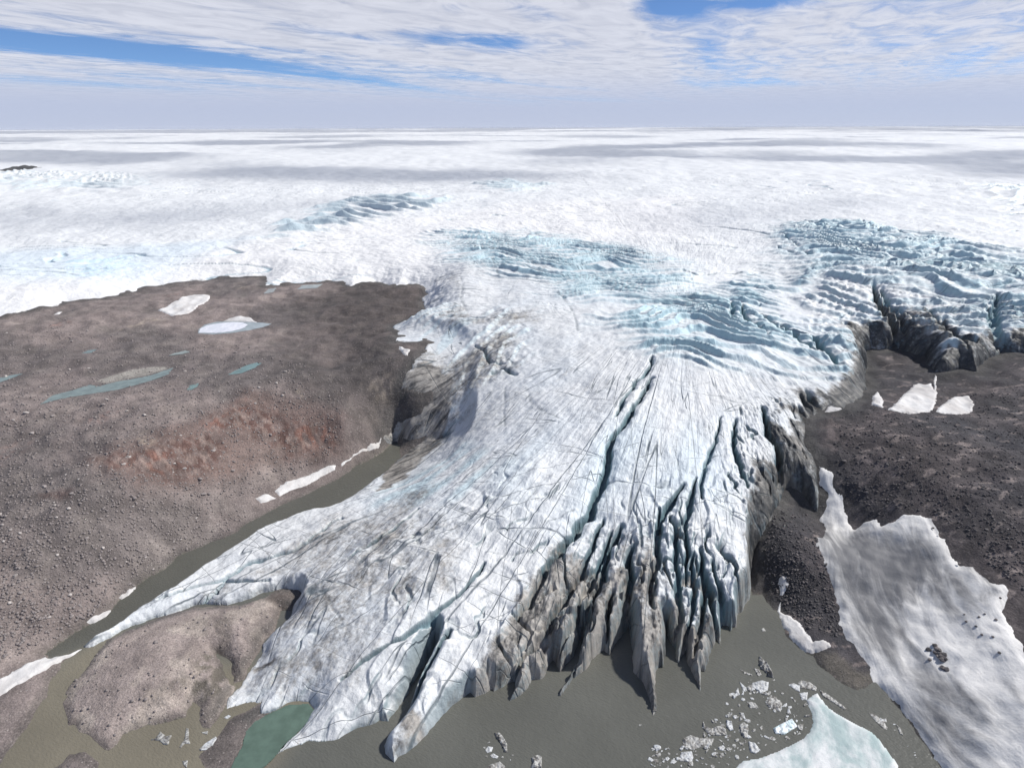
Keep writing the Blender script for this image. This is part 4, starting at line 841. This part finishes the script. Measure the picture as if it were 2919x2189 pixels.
# ------------------------------------------------------------------ floating ice
M_BW = mat_berg('clean_berg_ice', (.60, .62, .63), (.22, .21, .19), .6); M_BD = mat_berg('dirty_berg_ice', (.46, .46, .44), (.11, .10, .088), .95)
M_BLUE = mat_berg('blue_floe_ice', (.80, .84, .86), (.25, .48, .50), .5)
def berg(px_outline, hgt, mat, name, label, cat, group, seed, spiky=1.0, ridge=0.0):
    pl = on_plane(px_outline, 0); c = pl.mean(0)
    lo, hi = pl.min(0) - .5, pl.max(0) + .5
    st_ = max(.22, math.sqrt((hi[0] - lo[0]) * (hi[1] - lo[1]) / 900.0))
    xs = np.arange(lo[0], hi[0] + st_, st_); ys = np.arange(lo[1], hi[1] + st_, st_)
    GX, GY = (a.ravel() for a in np.meshgrid(xs, ys))
    s = sdf(GX, GY, pl, 30.0); mx = max(s.max(), .3)
    n_ = ridged(GX / (mx * 1.6) + seed * 3.7, GY / (mx * 1.1), seed) * .5 + .5
    hgt *= .62
    z_ = np.where(s > 0, hgt * np.clip(s / (mx * .35), 0, 1) ** .5 * (1 - spiky * .75 * n_) + pn(GX / 1.3, GY / 1.3, seed + 3) * hgt * .18, -.6)
    z_ = np.where(s > 0, np.maximum(z_, .12), z_)
    kp = (s > -st_ * .75).reshape(len(ys), len(xs)); kp = kp[:-1, :-1] & kp[1:, 1:] & kp[:-1, 1:] & kp[1:, :-1]
    if not kp.any(): return None
    o = mesh_grid(name, np.stack([GX - c[0], GY - c[1], z_], 1), len(ys), len(xs), kp, mat, smooth=False); o.location = (c[0], c[1], 0)
    return tag(o, label, cat, group)
floe = c8('740,1245 760,1275 800,1325 850,1360 920,1400 980,1430 1040,1460 1090,1510 1130,1570 1170,1620 1210,1700 1240,1900 200,1900 260,1700 330,1620 420,1605 520,1570 600,1530 660,1500 700,1460 718,1410 710,1350 680,1285')
fo = drape('ice_floe', floe, mat_snow('floe_snow', (.24, .36, .36), .75, (.68, .69, .69), .07, (1, .5, 1), .4), 0, 'great white ice floe with teal melt streaks at the lower right of the lagoon', 'ice floe', level=0, wamp=.5, step=.8)
# give the floe its thickness
me = fo.data; n_ = len(me.vertices); co = np.empty(n_ * 3, F); me.vertices.foreach_get('co', co); co = co.reshape(-1, 3)
fp = on_plane(floe, 0); fx = co[:, 0] + fo.location.x; fy = co[:, 1] + fo.location.y
s = sdf(fx, fy, fp, 30.0); co[:, 2] = np.where(s > -.3, 1.0 * sstep(-.6, 2.5, s) + fbm(fx, fy, 9, 4, 800) * .35 * sstep(0, 4, s) + .05, -.8); me.vertices.foreach_set('co', co.ravel()); me.update()
BERGS = [
 (c8('418,1040 440,1060 470,1090 495,1135 500,1165 480,1155 455,1130 430,1110 420,1080'), 5, 'tall spiky ice spire nearest the fingers at the head of the drifting ice', M_BD),
 (c8('630,1190 650,1175 700,1185 740,1215 735,1235 690,1225 650,1220'), 2.0, 'dark dirty berg just above the tip of the great floe', M_BD),
 (c8('580,1200 610,1190 645,1205 645,1240 620,1230'), 1.6, 'clean white slab just above and left of the great floe tip', M_BW),
 (c8('640,1245 690,1240 685,1285 655,1285'), 1.4, 'small clean slab touching the tip of the great floe', M_BW),
 (c8('495,1440 540,1415 600,1385 635,1430 600,1450 560,1475 510,1470'), 2.4, 'broad berg with dark teal water face near the great floe', M_BLUE),
 (c8('310,1420 340,1405 360,1430 360,1490 340,1495 315,1460'), 2.6, 'upright ribbed grey berg in the middle of the drifting ice', M_BD),
 (c8('380,1190 430,1175 475,1185 470,1230 430,1250 400,1225 375,1240'), 2.6, 'pale crumbling berg below the tall spire', M_BW),
 (c8('110,1390 125,1430 160,1440 215,1415 240,1450 245,1480 190,1480 150,1480 110,1440'), 2.8, 'winged ragged berg on the left of the drifting ice', M_BD),
 (c8('0,1495 40,1475 90,1490 175,1495 160,1535 100,1545 50,1560 0,1550'), 2.4, 'long dirty berg at the left end of the drifting ice', M_BD),
 (c8('-10,1570 50,1565 60,1600 50,1625 -20,1620'), 2.0, 'square white berg at the left end, below the long dirty berg', M_BW),
 (c8('360,1510 400,1520 430,1560 400,1580 370,1570'), 2.2, 'wedge-shaped white berg left of the great floe', M_BW),
 (c8('240,1395 270,1400 280,1450 260,1455 240,1430'), 2.0, 'white triangular berg right of the winged berg', M_BW),
 (c8('450,1290 500,1260 550,1300 540,1350 480,1330 460,1310'), 2.4, 'dark speckled berg in the upper middle of the drifting ice', M_BD),
 (c8('350,1290 400,1300 420,1330 370,1330'), 1.8, 'low grey berg left of the dark speckled one', M_BD),
 (c8('320,1290 330,1300 345,1285 370,1300')[0:0] + c8('310,1350 335,1355 350,1395 330,1385'), 1.2, 'narrow white shard below the low grey berg', M_BW),
 (c8('310,1180 350,1215 355,1235 335,1240'), 1.2, 'slim shard on the upper left of the drifting ice', M_BW),
 (c8('290,1235 305,1215 315,1255 290,1265'), 1.2, 'small white block on the upper left of the drifting ice', M_BW),
 (c8('310,1110 350,1130 385,1145 380,1152 340,1140'), .8, 'thin dark splinter left of the tall spire', M_BD),
 (c8('390,1110 420,1115 435,1145 415,1155'), 1.4, 'dark splinter touching the left foot of the tall spire', M_BD),
 (c8('1080,1390 1120,1385 1125,1405 1095,1408'), .8, 'small white berg in the channel right of the great floe', M_BW),
 (c8('1020,1350 1060,1365 1110,1400 1130,1450 1100,1440 1060,1400'), 1.0, 'dark submerged-looking berg in the channel right of the great floe', M_BD),
 (c8('1170,1410 1200,1440 1215,1480 1195,1470'), 1.0, 'slim berg farther down the channel right of the great floe', M_BD),
 (c8('750,1225 790,1245 850,1290 905,1330 890,1340 830,1300 770,1265'), 1.6, 'long ragged berg lying against the upper right side of the great floe', M_BD),
 (c7('990,1430 1025,1425 1050,1455 1075,1500 1078,1555 1060,1555 1035,1500 1010,1470'), 3.0, 'curved grey berg standing highest in the central cluster', M_BD),
 (c7('1230,1590 1270,1570 1300,1585 1300,1657 1225,1657 1240,1620'), 2.6, 'ribbed grey berg at the right of the central cluster', M_BD),
 (c7('930,1657 970,1630 1030,1615 1060,1640 1070,1690 930,1700'), 2.0, 'flat dark berg cut by the bottom of the frame in the central cluster', M_BD),
 (c7('930,1540 950,1515 985,1520 975,1550 945,1560'), 1.2, 'small ring-shaped white berg left of the curved one', M_BW),
 (c7('960,1575 985,1560 1020,1580 1010,1595 975,1590'), 1.0, 'low white berg below the ring-shaped one', M_BW),
 (c7('1925,1375 1945,1368 1950,1380 1930,1386'), .7, 'tiny brown berg alone in the open lagoon', M_BD),
 (c8('432,895 445,885 460,905 440,910'), 1.2, 'small dark berg alone near the rock rib shore', M_BD),
 (c6('975,1475 1010,1460 1040,1420 1080,1450 1115,1440 1090,1510 1060,1505 1030,1480'), 2.0, 'white-tipped grey berg stranded below the island', M_BD),
 (c6('1205,1395 1225,1400 1225,1450 1235,1500 1195,1500 1170,1530 1160,1520 1195,1470'), 1.4, 'slim brown berg stranded below the island', M_BD),
 (c6('1300,1425 1350,1415 1345,1440 1320,1435'), .8, 'small dark fragment just below the island corner', M_BD),
 (c6('1290,1535 1330,1495 1400,1450 1408,1465 1380,1510 1340,1540 1300,1545'), 1.6, 'white snow-covered slab on the edge of the mud bar', M_BW),
 (c6('1450,1330 1480,1310 1500,1320 1470,1340'), .7, 'little white fragment at the upper end of the mud bar', M_BW),
 (c6('1180,1610 1220,1605 1210,1660 1190,1640'), 1.2, 'brown berg cut by the bottom of the frame near the mud bar', M_BD)]
for i, (px, hh, lab, mt) in enumerate(BERGS):
    if len(px) > 2: berg(px, hh, mt, 'iceberg', lab, 'iceberg', 'icebergs drifting in the lagoon', 900 + i, .9)
def chips(poly, n, seed, label, group, smin, smax):
    r_ = random.Random(seed); pp = np.array(poly); lo, hi = pp.min(0), pp.max(0); c = 0
    while c < n:
        q = (r_.uniform(lo[0], hi[0]), r_.uniform(lo[1], hi[1]))
        if sdf(np.array([q[0]]), np.array([q[1]]), poly, 5.0)[0] < 0: continue
        s_ = smin + (smax - smin) * r_.random() ** 2; a0 = r_.uniform(0, 3.14); kk = r_.randint(5, 8); el = r_.uniform(.35, .9)
        pts = []
        for j in range(kk):
            a = j / kk * 6.283 + r_.uniform(-.3, .3); rr_ = s_ * r_.uniform(.6, 1.2); u_, v_ = rr_ * math.cos(a), rr_ * math.sin(a) * el
            pts.append((q[0] + u_ * math.cos(a0) - v_ * math.sin(a0), q[1] + (u_ * math.sin(a0) + v_ * math.cos(a0)) * .8))
        berg(pts, r_.uniform(.3, 1.0) * s_ * .22, r_.choice([M_BW, M_BD, M_BD]), 'ice_fragment', label, 'ice fragment', group, seed * 100 + c, .8); c += 1
chips(c8('290,1160 480,1160 600,1240 690,1300 700,1400 640,1500 450,1540 330,1600 -150,1650 -150,1500 60,1470 220,1360'), 185, 3, 'small ice fragment among many in the drift beside the great floe', 'ice fragments beside the great floe', 2.2, 10.5)
chips(c8('-180,1540 300,1530 440,1590 280,1640 -180,1680'), 62, 7, 'small ice fragment among many along the bottom edge of the drift', 'ice fragments along the lower edge of the drift', 2.5, 9)
chips(c7('900,1500 1000,1480 1100,1540 1250,1620 1100,1657 950,1600'), 18, 4, 'small ice fragment in the central cluster', 'ice fragments in the central cluster', 1.2, 5)
chips(c8('1000,1340 1150,1370 1250,1500 1340,1650 1290,1650 1180,1480 1080,1430'), 20, 5, 'small ice fragment in the channel between floe and snow slope', 'ice fragments in the right channel', 1.5, 5)
chips(c6('1400,1450 1550,1290 1680,1260 1560,1500 1500,1600 1420,1560'), 12, 6, 'white ice fragment on the mud bar beside the green pond', 'ice fragments on the mud bar', 1.5, 5)

# ------------------------------------------------------------------ cloud sheet and its shadows on the ice
CH = 3000.0
thc = np.linspace(-math.pi, math.pi, 1200); rc = np.r_[[1.0], 600 * 1.03 ** np.arange(330)]; rc = rc[rc < 8.0e6]
X, Y, RR = polar(rc, thc)
el = np.arctan2(CH - CAM_H, RR); az = np.arctan2(X, Y)
# direction to frame position, so that the gaps lie where the photograph has them
D = np.stack([X, Y, np.full(X.size, CH - CAM_H)], 1) @ CM
ok = D[:, 2] < 0; U = np.where(ok, CX - FPX * D[:, 0] / np.where(ok, D[:, 2], -1), -9e3); V_ = np.where(ok, CY + FPX * D[:, 1] / np.where(ok, D[:, 2], -1), 9e3)
cov = .77 + .23 * sstep(R(4.2), R(1.5), el)
def gap(u, v, ru, rv, k, rot=0.0):
    global cov
    c_, s_ = math.cos(R(rot)), math.sin(R(rot)); a = (U - u) * c_ + (V_ - v) * s_; b = -(U - u) * s_ + (V_ - v) * c_
    cov = cov - .86 * k * np.exp(-((a / ru) ** 2 + (b / rv) ** 2))
gap(60, 92, 260, 24, 1.0, 4); gap(330, 120, 260, 24, .9, 6); gap(620, 150, 240, 18, .6, 7); gap(860, 190, 200, 14, .28, 6); gap(980, 84, 150, 20, .75, 4); gap(700, 72, 150, 10, .3, 8); gap(1090, 92, 60, 18, .5)
gap(1450, 16, 70, 24, .9, 10); gap(1640, 4, 150, 16, .85, -3); gap(1640, 178, 150, 11, .45); gap(1150, 20, 90, 18, .3, 20); gap(985, 15, 40, 12, .4); gap(300, 185, 420, 22, .3, 3); gap(1250, 215, 240, 14, .25)
near_ = sstep(16000, 11000, RR)
sx, sy = (CH - 100) / math.tan(SUN_EL) * math.sin(SUN_AZ), (CH - 100) / math.tan(SUN_EL) * math.cos(SUN_AZ)
gx, gy = X - sx, Y - sy                      # the ground that each bit of cloud shades
gr = np.hypot(gx, gy)
shade = np.clip(.24 + fbm(gx * .6, gy, 800, 2, 703, .4) * 1.4, 0, .60) * sstep(1000, 2200, gr) * (1 - .45 * sstep(5000, 12000, gr))
def sh(u, v, ru, rv, k):
    global shade
    p0 = on_surface([(u, v), (u + ru, v), (u, v - rv)], IB); a = np.hypot(*(p0[1] - p0[0])); b = np.hypot(*(p0[2] - p0[0]))
    shade = np.maximum(shade, k * np.exp(-(((gx - p0[0][0]) / a) ** 2 + ((gy - p0[0][1]) / b) ** 2)))
sh(300, 470, 260, 22, .6); sh(560, 445, 160, 14, .5); sh(1500, 470, 230, 22, .55); sh(1800, 440, 200, 18, .5); sh(1650, 335, 140, 12, .6); sh(1200, 350, 180, 12, .5)
cov = cov * (1 - near_) + shade * near_
me_attr = {'cover': cov, 'nearz': near_, 'farz': sstep(R(4.5), R(1.2), el)}
s = NT('cloud'); p = s.pos(); s.t.nodes.remove(s.b)
v1 = s.mapv(p, (.0001, .0001, 0), R(14)); 
cvr = s.attr('cover'); nz = s.attr('nearz')
a = s.noise(s.mapv(p, (1, .16, 0), R(22)), .00016, 6, .55, .8); b = s.noise(s.mapv(p, (1, .5, 0), R(24)), .0010, 7, .62, .9)
tex = s.math('ADD', s.math('MULTIPLY_ADD', a, 2.1, -1.05), s.math('MULTIPLY_ADD', b, 1.2, -.56))
tex = s.math('MULTIPLY', s.math('MULTIPLY', tex, s.ramp(nz, 0., 1., 1.0, .12)), s.ramp(s.attr('farz'), 0., 1., 1.0, .3))
dens = s.math('ADD', cvr, tex, clamp=True)
dens = s.math('MULTIPLY', s.ramp(dens, .12, .95), .93)
tr = s.n('ShaderNodeBsdfTransparent'); tl = s.n('ShaderNodeBsdfTranslucent')
s.l(s.mix(s.math('MULTIPLY', s.attr('farz'), .8), s.mix(s.ramp(b, .3, .7), (.52, .53, .56), (.66, .665, .68)), (.42, .46, .57)), tl.inputs[0])
mx = s.n('ShaderNodeMixShader'); s.l(dens, mx.inputs[0]); s.l(tr.outputs[0], mx.inputs[1]); s.l(tl.outputs[0], mx.inputs[2]); s.l(mx.outputs[0], s.out.inputs[0])
keep = np.ones((len(rc) - 1, len(thc) - 1), bool)
mesh_grid('clouds', np.stack([X, Y, np.full(X.size, CH)], 1), len(rc), len(thc), keep, s.m, me_attr)['kind'] = 'structure'

# ------------------------------------------------------------------ haze: thin even air over the ice cap
bm = bmesh.new(); bmesh.ops.create_cube(bm, size=1)
me = bpy.data.meshes.new('haze'); bm.to_mesh(me); bm.free(); o = bpy.data.objects.new('haze', me); COL.objects.link(o)
o.scale = (900000, 900000, 360); o.location = (0, 60000, 330 - 180); o['kind'] = 'stuff'
m = bpy.data.materials.new('haze'); m.use_nodes = True; t = m.node_tree; t.nodes.clear()
mo = t.nodes.new('ShaderNodeOutputMaterial'); pv = t.nodes.new('ShaderNodeVolumePrincipled'); pv.inputs['Density'].default_value = 9e-6; pv.inputs['Color'].default_value = (.90, .92, .99, 1); pv.inputs['Anisotropy'].default_value = 0.0
t.links.new(pv.outputs[0], mo.inputs['Volume']); me.materials.append(m)
print('BUILT')
